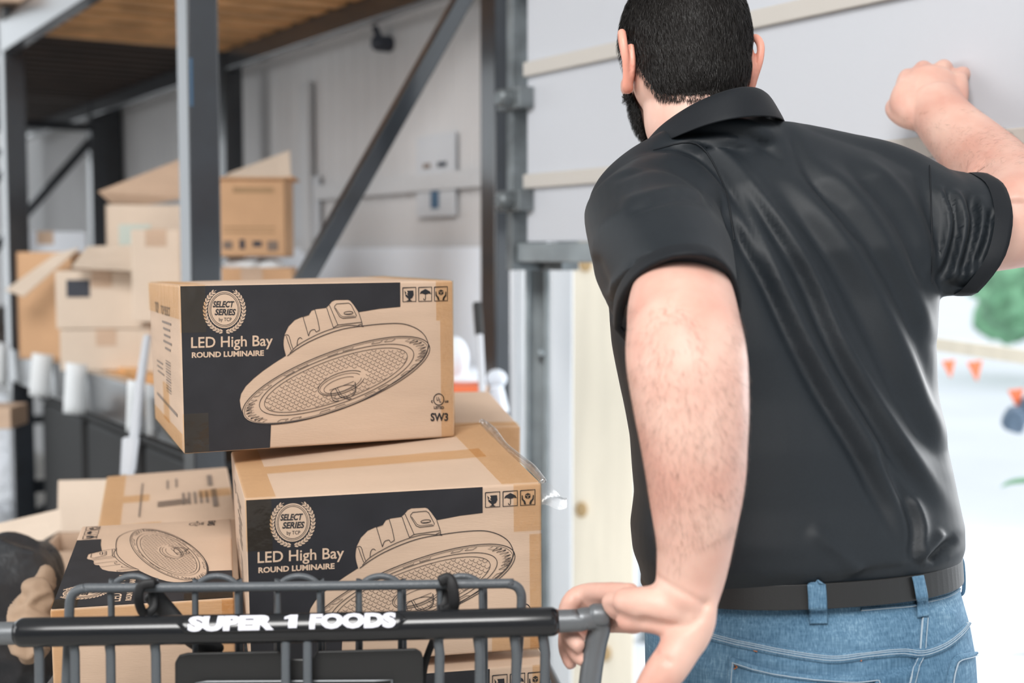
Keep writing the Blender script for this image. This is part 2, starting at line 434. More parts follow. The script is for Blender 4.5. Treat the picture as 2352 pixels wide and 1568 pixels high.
# ------------------------------------------------------------------ printed cartons
UA = Vector((1, 0, 0))
class Art:
    def __init__(s): s.items = []
    def poly(s, pts, mi, lay):
        v = [Vector((p[0], p[1], 0)) for p in pts]
        s.items.append(([(p[0], p[1]) for p in pts], [tuple(t) for t in tessellate_polygon([v])], mi, lay))
    def line(s, pts, wd, mi, lay, closed=False):
        pts = [Vector((p[0], p[1])) for p in pts]; N = len(pts); vs = []; fs = []
        for i in range(N):
            a = pts[(i - 1) % N] if closed else pts[max(i - 1, 0)]; c = pts[(i + 1) % N] if closed else pts[min(i + 1, N - 1)]
            t = (c - a); t = t.normalized() if t.length > 0 else Vector((1, 0)); n = Vector((-t.y, t.x)) * wd / 2
            vs += [tuple(pts[i] + n), tuple(pts[i] - n)]
        for i in range(N if closed else N - 1):
            j = (i + 1) % N; fs.append((2 * i, 2 * i + 1, 2 * j + 1, 2 * j))
        s.items.append((vs, fs, mi, lay))
    def ell(s, c, a, b, ang, wd, mi, lay, a0=0, a1=360, n=72):
        ca, sa = math.cos(math.radians(ang)), math.sin(math.radians(ang))
        full = abs(a1 - a0) >= 360
        pts = []
        for k in range(n if full else n + 1):
            t = math.radians(a0 + (a1 - a0) * k / n); x, y = a * math.cos(t), b * math.sin(t)
            pts.append((c[0] + x * ca + y * sa, c[1] - x * sa + y * ca))
        if wd: s.line(pts, wd, mi, lay, full)
        else: s.poly(pts, mi, lay)
    def text(s, txt, x0, x1, ybase, cap, mi, lay, bold=0, shear=0, slope=0):
        cu = bpy.data.curves.new('t', 'FONT'); cu.body = txt; cu.size = 1; cu.offset = bold; cu.shear = shear; cu.resolution_u = 3
        o = bpy.data.objects.new('t', cu); COL.objects.link(o); bpy.context.view_layer.update()
        me = bpy.data.meshes.new_from_object(o.evaluated_get(bpy.context.evaluated_depsgraph_get()))
        vs = [(v.co.x, v.co.y) for v in me.vertices]; fs = [tuple(p.vertices) for p in me.polygons]
        bpy.data.objects.remove(o); bpy.data.curves.remove(cu); bpy.data.meshes.remove(me)
        mx = max(v[0] for v in vs); mn = min(v[0] for v in vs); CAPH = .70
        k = (x1 - x0) / (mx - mn)
        me_=None
        s.items.append(([(x0 + (v[0] - mn) * k, ybase + slope * (v[0] - mn) * k - v[1] * cap / CAPH) for v in vs], fs, mi, lay))

def crisp(art_fn):
    a = Art(); art_fn(a); return a
# layer materials: 0 ink, 1 unprinted card
def front_art(a):
    blk = [(258, 128), (1868, 97), (1870, 276), (1720, 290), (1562, 316), (1525, 262), (1500, 233), (1484, 227), (1390, 229), (1366, 240), (1345, 266), (1322, 286), (1252, 294),
           (1218, 306), (1200, 334), (1150, 350), (1095, 374), (1050, 420), (1022, 478), (1010, 520), (1018, 580), (1030, 632), (950, 682), (868, 738), (800, 792), (740, 850),
           (706, 905), (697, 950), (704, 1000), (713, 1030), (728, 1072), (762, 1104), (825, 1122), (925, 1125), (918, 1301), (292, 1338)]
    a.poly(blk, 0, 0)
    # seal
    a.ell((585, 300), 118, 133, 0, 0, 1, 1, n=48); a.ell((585, 300), 98, 112, 0, 4, 0, 2)
    a.ell((585, 300), 107, 122, 0, 3.5, 0, 2)
    for sd in (-1, 1):
        for k in range(15):
            t = math.radians(100 + 3 + k * 11.3)     # from bottom upwards
            ang = math.pi / 2 + sd * math.radians(10 + k * 9.6)
            for off in (-9, 9):
                R1, R2 = 140 + off, 156 + off
                c = (585 + R1 * math.cos(ang), 304 + R2 * math.sin(ang))
                ln = math.degrees(-(ang + sd * math.pi / 2)) + (22 if off > 0 else -22) * sd
                a.ell(c, 14, 5.5, ln, 0, 1, 1, n=8)
        a.ell((585, 304), 140, 156, 0, 3, 1, 1, 90 - 8 * sd, 90 - 155 * sd, 40)
    a.text('SELECT', 500, 657, 283, 42, 0, 2, .038, .25); a.text('SERIES', 514, 668, 339, 42, 0, 2, .038, .25)
    a.text('by TCP', 545, 637, 383, 25, 0, 2, .012)
    a.text('LED High Bay', 345, 936, 575, 76, 1, 1, .012, slope=-.030)
    a.text('ROUND LUMINAIRE', 350, 872, 645, 37, 1, 1, .035, slope=-.030)
    L = 4.2
    ln = lambda p, w_=L: a.line([tuple(q.xy) for q in crom([(x, y, 0) for x, y in p], 5)], w_, 0, 2)
    st = lambda p, w_=L: a.line(p, w_, 0, 2)
    st([(1385, 275), (1400, 256), (1490, 250), (1507, 262), (1546, 338), (1540, 352), (1450, 361), (1424, 350), (1385, 285), (1385, 275)])
    st([(1392, 285), (1430, 340), (1452, 350), (1535, 343)], 3)
    a.ell((1488, 321), 33, 11, 4, 4, 0, 2); st([(1458, 330), (1518, 326)], 3)
    for p in ([(1155, 350), (1170, 400), (1196, 488)], [(1240, 297), (1262, 370), (1277, 445)], [(1328, 284), (1350, 350), (1378, 428)], [(1348, 266), (1385, 350), (1410, 408)], [(1410, 408), (1585, 388)], [(1378, 428), (1410, 408)],
              [(1030, 632), (1012, 560), (1015, 500), (1022, 484), (1050, 484), (1068, 540), (1082, 580)], [(1034, 490), (1052, 545), (1070, 592)],
              [(1112, 555), (1118, 515), (1135, 500), (1150, 510)], [(1196, 488), (1210, 452), (1240, 442), (1252, 458), (1277, 445)],
              [(1562, 316), (1588, 395), (1584, 412)], [(1060, 612), (1110, 560), (1200, 507), (1300, 460), (1410, 424), (1500, 410), (1600, 420)],
              [(1200, 334), (1150, 350)], [(1585, 400), (1560, 410)]): ln(p)
    ln([(1042, 632), (1110, 582), (1200, 530), (1320, 478), (1450, 437), (1600, 414), (1750, 399), (1880, 398), (1975, 425), (2040, 470), (2072, 525), (2080, 570)], 5)
    E0 = (1402, 808)
    a.ell(E0, 728, 208, 20.2, 4.5, 0, 2, n=110); a.ell(E0, 712, 196, 20.2, 2.5, 0, 2, n=110)
    a.ell((1405, 803), 597, 172, 19.5, 4, 0, 2, n=96); a.ell((1400, 806), 553, 150, 19.5, 3.5, 0, 2, n=96)
    ln([(717, 1035), (735, 1078), (790, 1110), (900, 1122), (1060, 1108), (1240, 1075), (1420, 1020), (1560, 968), (1700, 900), (1830, 820), (1950, 735), (2040, 650), (2084, 560)], 5)
    ca, sa = math.cos(math.radians(20.2)), math.sin(math.radians(20.2))
    EP = lambda A, B, t: (E0[0] + A * math.cos(t) * ca + B * math.sin(t) * sa, E0[1] - A * math.cos(t) * sa + B * math.sin(t) * ca)
    for k in range(36):
        t = 2 * math.pi * k / 36
        if k % 3 != 2: st([EP(702, 190, t), EP(660, 182, t), EP(660, 182, t + .11), EP(702, 190, t + .11)], 3)
    for t0 in (0, math.pi):
        for k in range(-4, 4): st([EP(700, 188, t0 + k * .11), EP(640, 178, t0 + k * .11 + .06), EP(700, 188, t0 + k * .11 + .11)], 3.2)
    # lens scales
    ci, si = math.cos(math.radians(19.5)), math.sin(math.radians(19.5))
    for i in range(-14, 15):
        for j in range(-7, 8):
            x, y = i * 39 + (j % 2) * 19, j * 21.5
            if (x / 535) ** 2 + (y / 143) ** 2 > 1: continue
            cx_, cy_ = 1400 + x * ci + y * si, 806 - x * si + y * ci
            if ((x - 30) / 195) ** 2 + ((y - 28) / 84) ** 2 < 1: continue
            a.line([(cx_ - 17, cy_ - 6), (cx_ - 10, cy_ + 3), (cx_, cy_ + 7), (cx_ + 10, cy_ + 3), (cx_ + 17, cy_ - 6)], 2.6, 0, 2)
    a.ell((1437, 828), 178, 74, 19, 4, 0, 2, 20, 335); a.ell((1432, 832), 160, 60, 19, 3, 0, 2, 10, 345)
    a.ell((1432, 842), 128, 46, 19, 3, 0, 2, 30, 330); a.ell((1450, 880), 92, 32, 14, 3.5, 0, 2, 170, 380)
    ln([(1360, 895), (1372, 945), (1395, 960), (1420, 955)]); ln([(1538, 820), (1545, 870), (1535, 905), (1510, 925)]); ln([(1350, 880), (1440, 850), (1530, 815)], 3)
    st([(1395, 868), (1425, 925), (1500, 948)], 5); st([(1408, 862), (1440, 918), (1512, 940), (1500, 950)], 3.5); ln([(1380, 940), (1440, 935), (1500, 915), (1540, 885)], 3)
    # handling marks
    def frame(x0, y0, s):
        st([(x0, y0), (x0 + s, y0 - 4), (x0 + s + 1, y0 + s + 2), (x0 + 1, y0 + s + 5), (x0, y0)], 6)
    frame(1887, 138, 96); frame(2004, 135, 96); frame(2121, 132, 96)
    a.poly([(1900, 160), (1965, 158), (1968, 190), (1958, 210), (1944, 217), (1944, 226), (1958, 232), (1912, 234), (1930, 226), (1928, 216), (1908, 200)], 0, 1)
    a.poly([(1900, 158), (1918, 158), (1925, 178), (1916, 180), (1928, 196), (1908, 184), (1915, 176)], 1, 2)
    a.poly([(2012, 182), (2022, 164), (2044, 152), (2054, 146), (2066, 152), (2088, 164), (2097, 182), (2078, 178), (2064, 184), (2046, 184), (2030, 178)], 0, 1)
    a.line([(2055, 180), (2055, 218), (2050, 226), (2042, 222), (2041, 214)], 5, 0, 2)
    a.poly([(2152, 160), (2170, 150), (2188, 158), (2188, 180), (2171, 190), (2152, 181)], 0, 1); st([(2153, 161), (2171, 168), (2188, 159)], 1)
    a.line([(2153, 163), (2170, 171), (2187, 162)], 2.5, 1, 2); a.line([(2170, 171), (2170, 188)], 2.5, 1, 2)
    for sd in (-1, 1):
        X = lambda x: 2170 + sd * x
        a.poly([(X(40), 165), (X(34), 165), (X(30), 190), (X(16), 205), (X(10), 226), (X(24), 226), (X(28), 210), (X(40), 194)], 0, 1)
    a.ell((2158, 948), 38, 41, 0, 6, 0, 2, n=40)
    a.text('U', 2141, 2158, 957, 26, 0, 2, .02); a.text('L', 2163, 2177, 969, 26, 0, 2, .02)
    a.text('c', 2101, 2114, 972, 26, 0, 2, .03); a.text('us', 2203, 2231, 970, 20, 0, 2, .03)
    a.text('LISTED', 2122, 2198, 1017, 19, 0, 2, .03); a.text('SW3', 2098, 2229, 1103, 55, 0, 2, .03)
FRONT = Art(); front_art(FRONT)
# plane homography from drawing coordinates to unit face (u right, v up)
def homog(src, dst):
    A = []; B = []
    for (x, y), (u, v) in zip(src, dst):
        A += [[x, y, 1, 0, 0, 0, -u * x, -u * y], [0, 0, 0, x, y, 1, -v * x, -v * y]]; B += [u, v]
    h = np.linalg.solve(np.array(A, float), np.array(B, float)); return np.append(h, 1).reshape(3, 3)
HF = homog([(258, 128), (2262, 84), (292, 1338), (2283, 1222)], [(0, 1), (1, 1), (0, 0), (1, 0)])
for it in range(len(FRONT.items)):
    vs, fs, mi, lay = FRONT.items[it]
    q = (HF @ np.array([[x, y, 1] for x, y in vs]).T); q = (q[:2] / q[2]).T
    FRONT.items[it] = ([tuple(np.clip(p, .0, 1.0)) for p in q], fs, mi, lay)
def side_art(a):      # unit coordinates: u across .346 deep side, v up
    a.text('TCP', .22, .34, -.80, .07, 3, 0, .03)
    a.text('TCP SELECT', .42, .72, -.80, .055, 3, 0, .02)
    for k, (l, r) in enumerate(((.45, .74), (.48, .70), (.50, .70), (.47, .74), (.52, .70))): a.line([(l, -.75 + k * .042), (r, -.75 + k * .042)], .014, 3, 0)
    for k, (l, r) in enumerate(((.2, .42), (.2, .40), (.22, .45))): a.line([(l, -.46 + k * .035), (r, -.46 + k * .035)], .011, 3, 0)
    for k in range(12): a.line([(.52, -.50 + k * .018), (.68, -.50 + k * .018)], (.006, .010, .004)[k % 3], 3, 0)
    a.line([(.15, -.22), (.85, -.20)], .02, 3, 0)
SIDE = Art(); side_art(SIDE)
SIDE.items = [([(x, -y) if False else (x, 1 + y) for x, y in vs], fs, mi, lay) for vs, fs, mi, lay in SIDE.items]
SIDE.items = [([(x, 1 - y) for x, y in vs], fs, mi, lay) for vs, fs, mi, lay in SIDE.items]

def rotm(rx, ry, rz): return Matrix.Rotation(rz, 3, 'Z') @ Matrix.Rotation(ry, 3, 'Y') @ Matrix.Rotation(rx, 3, 'X')
def carton(name, label, pose, dim, scale=1, shifts=None, group=None, art='front', tapes=(), mats='card', side='left', bulge=.0015):
    rx, ry, rz, x, y, z = pose
    Rm = rotm(rx, ry, rz); dim = Vector(dim) * scale
    org = CAM + (Vector((x, y, z)) - CAM) * scale
    cor = {}
    for i in (0, 1):
        for j in (0, 1):
            for k in (0, 1): cor[i, j, k] = org + Rm @ Vector((i * dim.x, j * dim.y, k * dim.z))
    for key, (dx, dy) in (shifts or {}).items():
        d = (cor[key] - CAM).dot(FW); cor[key] = cor[key] + UA * (dx * d / F_PX) - UP * (dy * d / F_PX)
    def Q(u, v, w_):
        p = Vector((0, 0, 0))
        for (i, j, k), c in cor.items():
            p += c * ((u if i else 1 - u) * (v if j else 1 - v) * (w_ if k else 1 - w_))
        return p
    root = empty(name, Q(.5, .5, 0), label, 'box', group)
    # subdivided shell with softly rounded edges
    bm = bmesh.new(); vd = {}; N = 10
    def V(i, j, k):
        if (i, j, k) not in vd: vd[i, j, k] = bm.verts.new(Q(i / N, j / N, k / N))
        return vd[i, j, k]
    for ax in range(3):
        for s_ in (0, N):
            for p in range(N):
                for q in range(N):
                    idx = []
                    for (pp, qq) in ((p, q), (p + 1, q), (p + 1, q + 1), (p, q + 1)):
                        t = [pp, qq]; t.insert(ax, s_); idx.append(V(*t))
                    bm.faces.new(idx)
    bmesh.ops.recalc_face_normals(bm, faces=bm.faces)
    me = bpy.data.meshes.new('shell'); bm.to_mesh(me); bm.free()
    sh = link('shell', me, M[mats], root); mod = sh.modifiers.new('b', 'BEVEL'); mod.width = .0035; mod.segments = 3; mod.limit_method = 'ANGLE'; mod.angle_limit = 1.0
    me.polygons.foreach_set('use_smooth', [True] * len(me.polygons)); 
    faces = {'front': (lambda u, v: (u, 0, v)), 'left': (lambda u, v: (0, 1 - u, v)), 'top': (lambda u, v: (u, v, 1)), 'right': (lambda u, v: (1, u, v)),
             'topturn': (lambda u, v: (1 - v, u, 1))}
    def nrm(face, u, v, e=.01):
        fn = faces[face]; a_ = Q(*fn(u + e, v)) - Q(*fn(u - e, v)); c = Q(*fn(u, v + e)) - Q(*fn(u, v - e)); return a_.cross(c).normalized()
    def putart(pname, art_, face, mats_):
        m = MB(); fn = faces[face]; n0 = nrm(face, .5, .5)
        for vs, fs, mi, lay in art_.items:
            vs2 = [Q(*fn(min(max(u, .004), .996), min(max(v, .006), .994))) + n0 * (.0006 + .00022 * lay) for u, v in vs]
            m.add(vs2, fs, mi)
        me = bpy.data.meshes.new(pname); me.from_pydata(m.v, [], m.f); me.polygons.foreach_set('material_index', m.m)
        return link(pname, me, mats_, root)
    pm = [M['ink'], M['tan'], M['card'], M['inkfaint']]
    if art == 'front': putart('printed_panel', FRONT, 'front', pm)
    if art == 'top': putart('printed_panel', FRONT, 'topturn', pm)
    if side: putart('printed_label', SIDE, side, pm)
    for t in tapes:
        face, u0, v0, u1, v1 = t[:5]; fn = faces[face]; n0 = nrm(face, .5, .5); m = MB(); nu = 8; nv = 8
        g = [[Q(*fn(u0 + (u1 - u0) * a_ / nu, v0 + (v1 - v0) * c / nv)) + n0 * (.0014 + (.0006 * noise.noise(Vector((a_ * .9, c * .9, u0 * 9))))) for c in range(nv + 1)] for a_ in range(nu + 1)]
        m.loft(g, cap=False, closed=False)
        link('tape_strip', m.mesh('tape'), M['tape'], root, True)
    return root, Q
BW, BH, BD = .36, .212, .346
G1 = 'printed lamp cartons in the shopping cart'
top_box, Qt = carton('cardboard_box', 'printed carton on top of the stack, tilted corner towards the camera, whole lamp drawing visible', (-.0008, -.0089, .3734, -.4125, 1.5997, 1.1486), (BW, BD, BH), 1.03,
    {(0, 1, 1): (-4, 5), (0, 1, 0): (2, -4)}, G1, 'front',
    [('front', 0, .72, .088, 1), ('front', 0, .0, .088, .24), ('front', .93, .75, 1, 1), ('front', .945, 0, 1, .75), ('top', .90, 0, 1, 1), ('top', 0, 0, .09, 1), ('left', .0, .80, 1, 1), ('left', 0, 0, 1, .12), ('left', .4, .1, .6, .35)])
mid_box, Qm = carton('cardboard_box', 'printed carton directly under the topmost one, torn clear wrap at its right corner', (.0383, -.0135, .2, -.3144, 1.5118, .8999), (BW, BD, BH), .97,
    {(0, 0, 1): (-1, 3), (1, 0, 1): (-1, -1), (0, 1, 1): (-35, 16), (0, 1, 0): (-25, 5), (1, 1, 1): (-24, -24), (1, 1, 0): (-16, -4)}, G1, 'front',
    [('front', 0, .70, .085, 1), ('front', .90, .72, 1, 1), ('front', .955, 0, 1, .7), ('top', 0, 0, .10, 1), ('top', .86, 0, 1, 1), ('top', .1, .42, .9, .56), ('front', .82, .0, 1, .1)])
low_box, Ql = carton('cardboard_box', 'carton at left of the cart lying with its printed lamp drawing facing up', (.0684, -.007, .2225, -.5471, 1.5112, .6364), (BH, BW, BD), 1,
    None, G1, 'top', [('front', 0, .88, 1, 1), ('front', 0, 0, .12, 1), ('front', .93, 0, 1, 1), ('topturn', 0, .86, .09, 1), ('topturn', 0, 0, .07, .28)], side=None)
under_box, Qu = carton('cardboard_box', 'printed carton lowest at right in the cart, only its upper edge seen through the wires', (0, 0, .1806, -.3082, 1.4819, .6877 - .04), (BW, BD, BH + .04), .985,
    {(0, 0, 1): (0, 12), (1, 0, 1): (0, 3)}, G1, 'front', [('top', 0, 0, .1, 1), ('front', .94, .0, 1, 1)], side=None)
back_left, Qb = carton('cardboard_box', 'carton with a printed side label and crossed tape behind the face-up carton', (.0787, -.0379, .2591, -.6715, 2.0961, .6392), (BW * .62, BW, BH + .10), 1,
    None, G1, None, [('top', 0, 0, .16, 1), ('top', .16, .42, .36, .55), ('top', .74, .40, 1, .55), ('top', .16, 0, .45, .04)], mats='card', side=None)
a2 = Art(); a2.text('TCP', .72, .84, -.80, .10, 3, 0, .04); a2.text('SELECT', .76, .84, -.55, .04, 3, 0, .03)
for k in range(5): a2.line([(.80 - k * .045, .30), (.80 - k * .045, .52)], .018, 3, 0)
for k in range(4): a2.line([(.42, .30 + k * .028), (.66, .32 + k * .028)], .014, 3, 0)
a2.line([(.29, .15), (.30, .78)], .014, 3, 0); a2.line([(.50, .62), (.50, .80)], .016, 3, 0); a2.line([(.57, .64), (.57, .82)], .016, 3, 0)
a2.line([(.86, .22), (.86, .55)], .04, 3, 0); a2.line([(.84, .62), (.84, .84)], .04, 3, 0)
a2.items = [i for i in a2.items if i[0][0][1] > 0]
mm = MB()
for vs, fs, mi, lay in a2.items: mm.add([Qb(u, v, 1) + Vector((0, 0, .0012)) for u, v in vs], fs, 0)
link('printed_label', mm.mesh('l'), M['inkfaint'], back_left)
back_right, Qr = carton('cardboard_box', 'plain topped carton behind the upper two, at the right end of the stack', (.03, 0, .12, -.345, 1.985, .915), (BW, BW, BH), 1,
    {(1, 1, 1): (-16, -8), (0, 1, 1): (-10, -8)}, G1, None, [('top', 0, 0, 1, .10), ('front', .86, 0, 1, 1)], side=None)
carton('cardboard_box', 'carton under the plain topped one, hidden at the far end of the cart', (0, 0, .12, -.345, 1.985, .632), (BW, BW, .28), 1, None, G1, None, side=None)
# barcode and faint print on low carton front
mm = MB()
tv = Art(); tv.text('M', .36, .42, -.22, .05, 3, 0, .03); tv.line([(.55, .20), (.82, .20)], .012, 0, 0); tv.line([(.55, .17), (.55, .205)], .012, 0, 0); tv.text('K', .80, .86, -.26, .05, 3, 0, .03)
for vs, fs, mi, lay in tv.items:
    mm.add([Ql(u, 0, abs(v) + .30) + Vector((-.2, -1, 0)).normalized() * .0012 for u, v in vs], fs, 0)
link('printed_label', mm.mesh('l'), M['ink'], low_box)
# torn wrap
mm = MB(); c0 = Qm(1, 0, .97)
g = []
for i in range(9):
    row = []
    for j in range(7):
        u, v = i / 8, j / 6
        p = c0 + Vector((.034 * u - .004, -.004 + .010 * math.sin(3 * u + 2 * v), .008 - .034 * v * (1 - .8 * u) - .020 * u + .004 * math.sin(7 * v + 5 * u)))
        row.append(p)
    g.append(row)
mm.loft(g, cap=False, closed=False)
M['flap'] = clear('torn_wrap_plastic', (.90, .92, .94), .22, .5, .6)
link('torn_wrap', mm.mesh('wrap'), M['flap'], mid_box, True)
mm = MB()
mm.tube([Qm(1, t, 1) + Vector((.002, 0, .002 + .003 * math.sin(t * 9))) for t in (0, .15, .3, .45, .6, .8, 1)], [.004, .005, .0045, .006, .005, .006, .004], 8, sub=3)
link('wrap_edge', mm.mesh('wrap'), M['wrap'], mid_box, True)

# ------------------------------------------------------------------ shopping cart
cart = empty('shopping_cart', (-.25, 1.75, 0), 'grey wire shopping cart with black handle grip, loaded with printed cartons', 'shopping cart')
dh = 1.335
yaw = .04
def H(px, py, dd=0): return P(px, py, dh + (px - 60) / 1335 * .005 + dd)
b = MB(); b.tube([H(55, 1452), H(400, 1446), H(800, 1439), H(1265, 1427)], .0152, 28, sub=4)
grip = b.build('handle_grip', M['grip'], cart, smooth=True)
b = MB(); b.tube([H(-190, 1455), H(-100, 1456), H(60, 1453), H(660, 1442), H(1260, 1427), H(1340, 1421), H(1368, 1420, .004), H(1377, 1440, .010), H(1366, 1490, .012), H(1352, 1600, .010), H(1345, 1800, .015), H(1340, 2100, .04)], .0118, 20, sub=5)
b.build('handle_tube', M['tube'], cart, smooth=True)
b = MB(); b.tube([H(1368, 1412, .0), H(1384, 1412, .0)], .0120, 20); b.build('end_cap', M['tube'], cart, smooth=True)
# label plate following the grip
def plate(mb, x0, x1, y0a, y1a, y0b, y1b, off):
    pass
b = MB(); rows = []
for i in range(25):
    t = i / 24; px = 413 + (937 - 413) * t
    e = min(1, math.sqrt(max(0, 1 - (1 - min(t, 1 - t) / .045) ** 2))) if min(t, 1 - t) < .045 else 1
    cpx = 1446 + (1434 - 1446) * (px - 400) / 600
    c = H(px, cpx)
    rows.append([c + Vector((0, -math.cos(a), math.sin(a))) * .0168 for a in [math.radians(38 + e * 35 * k / 4) for k in range(-4, 5)]])
b.loft(rows, cap=False, closed=False); pl = b.build('name_plate', M['grip'], cart, smooth=True)
sm = pl.modifiers.new('s', 'SOLIDIFY'); sm.thickness = .0012
ta = Art(); ta.text('SUPER', 0, .415, 0, .95, 0, 0, .060); ta.text('FOODS', .585, 1, 0, .95, 0, 0, .060)
ta.poly([(.488, -.98), (.525, -.98), (.525, -.02), (.484, -.02), (.484, -.68), (.462, -.62), (.462, -.80)], 0, 0)
mm = MB()
for vs, fs, mi, lay in ta.items:
    bm = bmesh.new(); vv_ = [bm.verts.new((u, v, 0)) for u, v in vs]
    for f in fs: bm.faces.new([vv_[i] for i in f])
    bmesh.ops.triangulate(bm, faces=bm.faces)
    for k in range(1, 10): bmesh.ops.bisect_plane(bm, geom=bm.verts[:] + bm.edges[:] + bm.faces[:], plane_co=(0, -1.05 + k * .125, 0), plane_no=(0, 1, 0))
    bm.verts.ensure_lookup_table(); vs = [(v.co.x, v.co.y) for v in bm.verts]; bm.verts.index_update(); fs = [tuple(v.index for v in f.verts) for f in bm.faces]; bm.free()
    o2 = []
    for u, v in vs:
        px = 440 + u * 472; vv = -v; c = H(px, 1446 + (1434 - 1446) * (px - 400) / 600)
        a_ = math.radians(14 + vv * 50)
        o2.append(c + Vector((0, -math.cos(a_), math.sin(a_))) * .0176)
    mm.add(o2, fs)
link('lettering', mm.mesh('t'), M['white'], pl)
# back gate: rail with rounded corners
b = MB()
rail = [H(150, 1620, .03), H(158, 1440, .03), H(160, 1392, .03), H(163, 1372, .03), H(174, 1358, .03), H(196, 1351, .03), H(240, 1350, .03), H(600, 1347, .03), H(1130, 1340, .03), H(1164, 1340, .03), H(1184, 1345, .03), H(1195, 1358, .03), H(1198, 1380, .03), H(1194, 1440, .03), H(1180, 1620, .03)]
b.tube(rail, .0052, 14, sub=5); b.build('gate_rail', M['wire'], cart, smooth=True)
for px in (253, 447, 545, 638, 733, 825, 918, 1010, 1105):
    b = MB(); b.tube([H(px, 1352 - (px - 200) * .009, .034), H(px + 2, 1440, .036), H(px + (1 if px > 600 else -1) * 4, 2050, .05)], .0030, 8); b.build('gate_wire', M['wire'], cart, smooth=True)
for px in (88, 170, 252, 356, 1008, 1100, 1184, 1250):
    b = MB(); b.tube([H(px - 5, 1448, .004), H(px + 2, 1500, .004), H(px + (8 if px < 600 else -6), 2000, .02)], .0052, 10); b.build('gate_wire', M['wire'], cart, smooth=True)
for px in (656, 706):
    b = MB(); b.tube([H(px, 1448, -.004), H(px + 1, 1700, -.006)], .0048, 10); b.build('gate_wire', M['wire'], cart, smooth=True)
for px in (304, 497, 686, 874, 1061):
    b = MB(); c = H(px, 1352, .05); r = .0200
    b.tube([c + Vector((-r * 1.25, 0, -.20))] + [c + Vector((-math.cos(a) * r * 1.2, .004, math.sin(a) * r * .95 - .006)) for a in [k * math.pi / 8 for k in range(9)]] + [c + Vector((r * 1.25, 0, -.20))], .0036, 10, sub=2)
    b.build('seat_loop', M['wire'], cart, smooth=True)
# plastic seat flap
b = MB(); d0 = .012
pts = [(402, 1700), (402, 1520), (412, 1503), (432, 1498), (640, 1494), (652, 1512), (718, 1512), (728, 1494), (955, 1488), (968, 1496), (972, 1512), (972, 1700)]
fr = [H(x, y, d0) for x, y in pts]; bk = [H(x, y, d0 + .012) for x, y in pts]
b.add(fr + bk, [tuple(range(len(pts))), tuple(range(2 * len(pts) - 1, len(pts) - 1, -1))] + [(i, (i + 1) % len(pts), len(pts) + (i + 1) % len(pts), len(pts) + i) for i in range(len(pts))])
b.build('seat_flap', M['seatp'], cart, bevel=.002)
b = MB(); b.tube([H(448, 1700, .006), H(450, 1568, .008), H(475, 1565, .008), H(860, 1563, .008), H(900, 1561, .008), H(902, 1700, .006)], .0012, 8); b.build('flap_trim', M['tube'], cart)
# straps
def strap(path, r=.0055, nm='strap'):
    b = MB(); b.tube(path, r, 10, sub=5, flat=((0, 1, 0), .5)); return b.build(nm, M['strap'], cart, smooth=True)
strap([H(352, 1340, .02), H(325, 1345, .018), H(318, 1375, .02), H(330, 1408, .03), H(352, 1395, .036), H(350, 1355, .04), H(356, 1342, .03), H(345, 1336, .022)], .0052)
strap([H(352, 1365, .045), H(380, 1400, .05), H(430, 1455, .05), H(500, 1500, .045)], .011)
strap([H(1012, 1334, .018), H(1030, 1328, .02), H(1040, 1350, .018), H(1042, 1392, .02), H(1020, 1398, .03), H(1018, 1370, .038), H(1010, 1340, .036)], .0062)
strap([H(1030, 1390, .05), H(995, 1470, .05), H(975, 1530, .05), H(968, 1600, .05)], .004)
# basket sides, floor, chassis
def wirebox(p, q, r=.004, n=8, nm='basket_wire'):
    b = MB(); b.tube([p, q], r, n); return b.build(nm, M['wire'], cart, smooth=True)
L0, L1 = Vector((-.565, 1.40, 0)), Vector((-.82, 2.52, 0)); R0, R1 = Vector((.085, 1.40, 0)), Vector((.02, 2.54, 0))
zb = .60
for (A, B_) in ((L0, L1), (R0, R1), (L1, R1)):
    b = MB(); b.tube([A + Z * (.85 if A is not L1 else .68), B_ + Z * .68], .006, 10); b.build('basket_rim', M['wire'], cart, smooth=True)
    n = 18 if A is not L1 else 14
    m = MB()
    for k in range(n + 1):
        p = A.lerp(B_, k / n); zt = (.85 + (.68 - .85) * k / n) if A is not L1 else .68
        m.tube([p + Z * zb, p + Z * zt], .0028, 6)
    for zz in (.60, .64): m.tube([A + Z * zz, B_ + Z * zz], .003, 6)
    m.build('basket_side', M['wire'], cart, smooth=True)
m = MB()
for k in range(15):
    p = L0.lerp(R0, k / 14); q = L1.lerp(R1, k / 14); m.tube([p + Z * (zb + .02), q + Z * (zb + .02)], .004, 6)
for k in range(12):
    p = L0.lerp(L1, k / 11); q = R0.lerp(R1, k / 11); m.tube([p + Z * (zb + .012), q + Z * (zb + .012)], .004, 6)
m.build('basket_floor', M['wire'], cart, smooth=True)
m = MB()
for A, B_ in ((L0, L1), (R0, R1)):
    pin = Vector((.03, 0, 0)) if A is L0 else Vector((-.03, 0, 0))
    m.tube([A + pin + Z * 1.0 * (.6), A + pin + Z * .30, A + pin + Vector((0, .06, .16)), B_ + pin + Z * .16], .012, 12, sub=4)
    m.tube([B_ + pin + Z * .16, B_ + pin - Vector((0, .15, -.42))], .012, 12)
m.tube([L0 + Vector((.03, .06, .16)), R0 + Vector((-.03, .06, .16))], .012, 12); m.tube([L1 + Vector((.03, 0, .16)), R1 + Vector((-.03, 0, .16))], .012, 12)
m.build('chassis', M['tube'], cart, smooth=True)
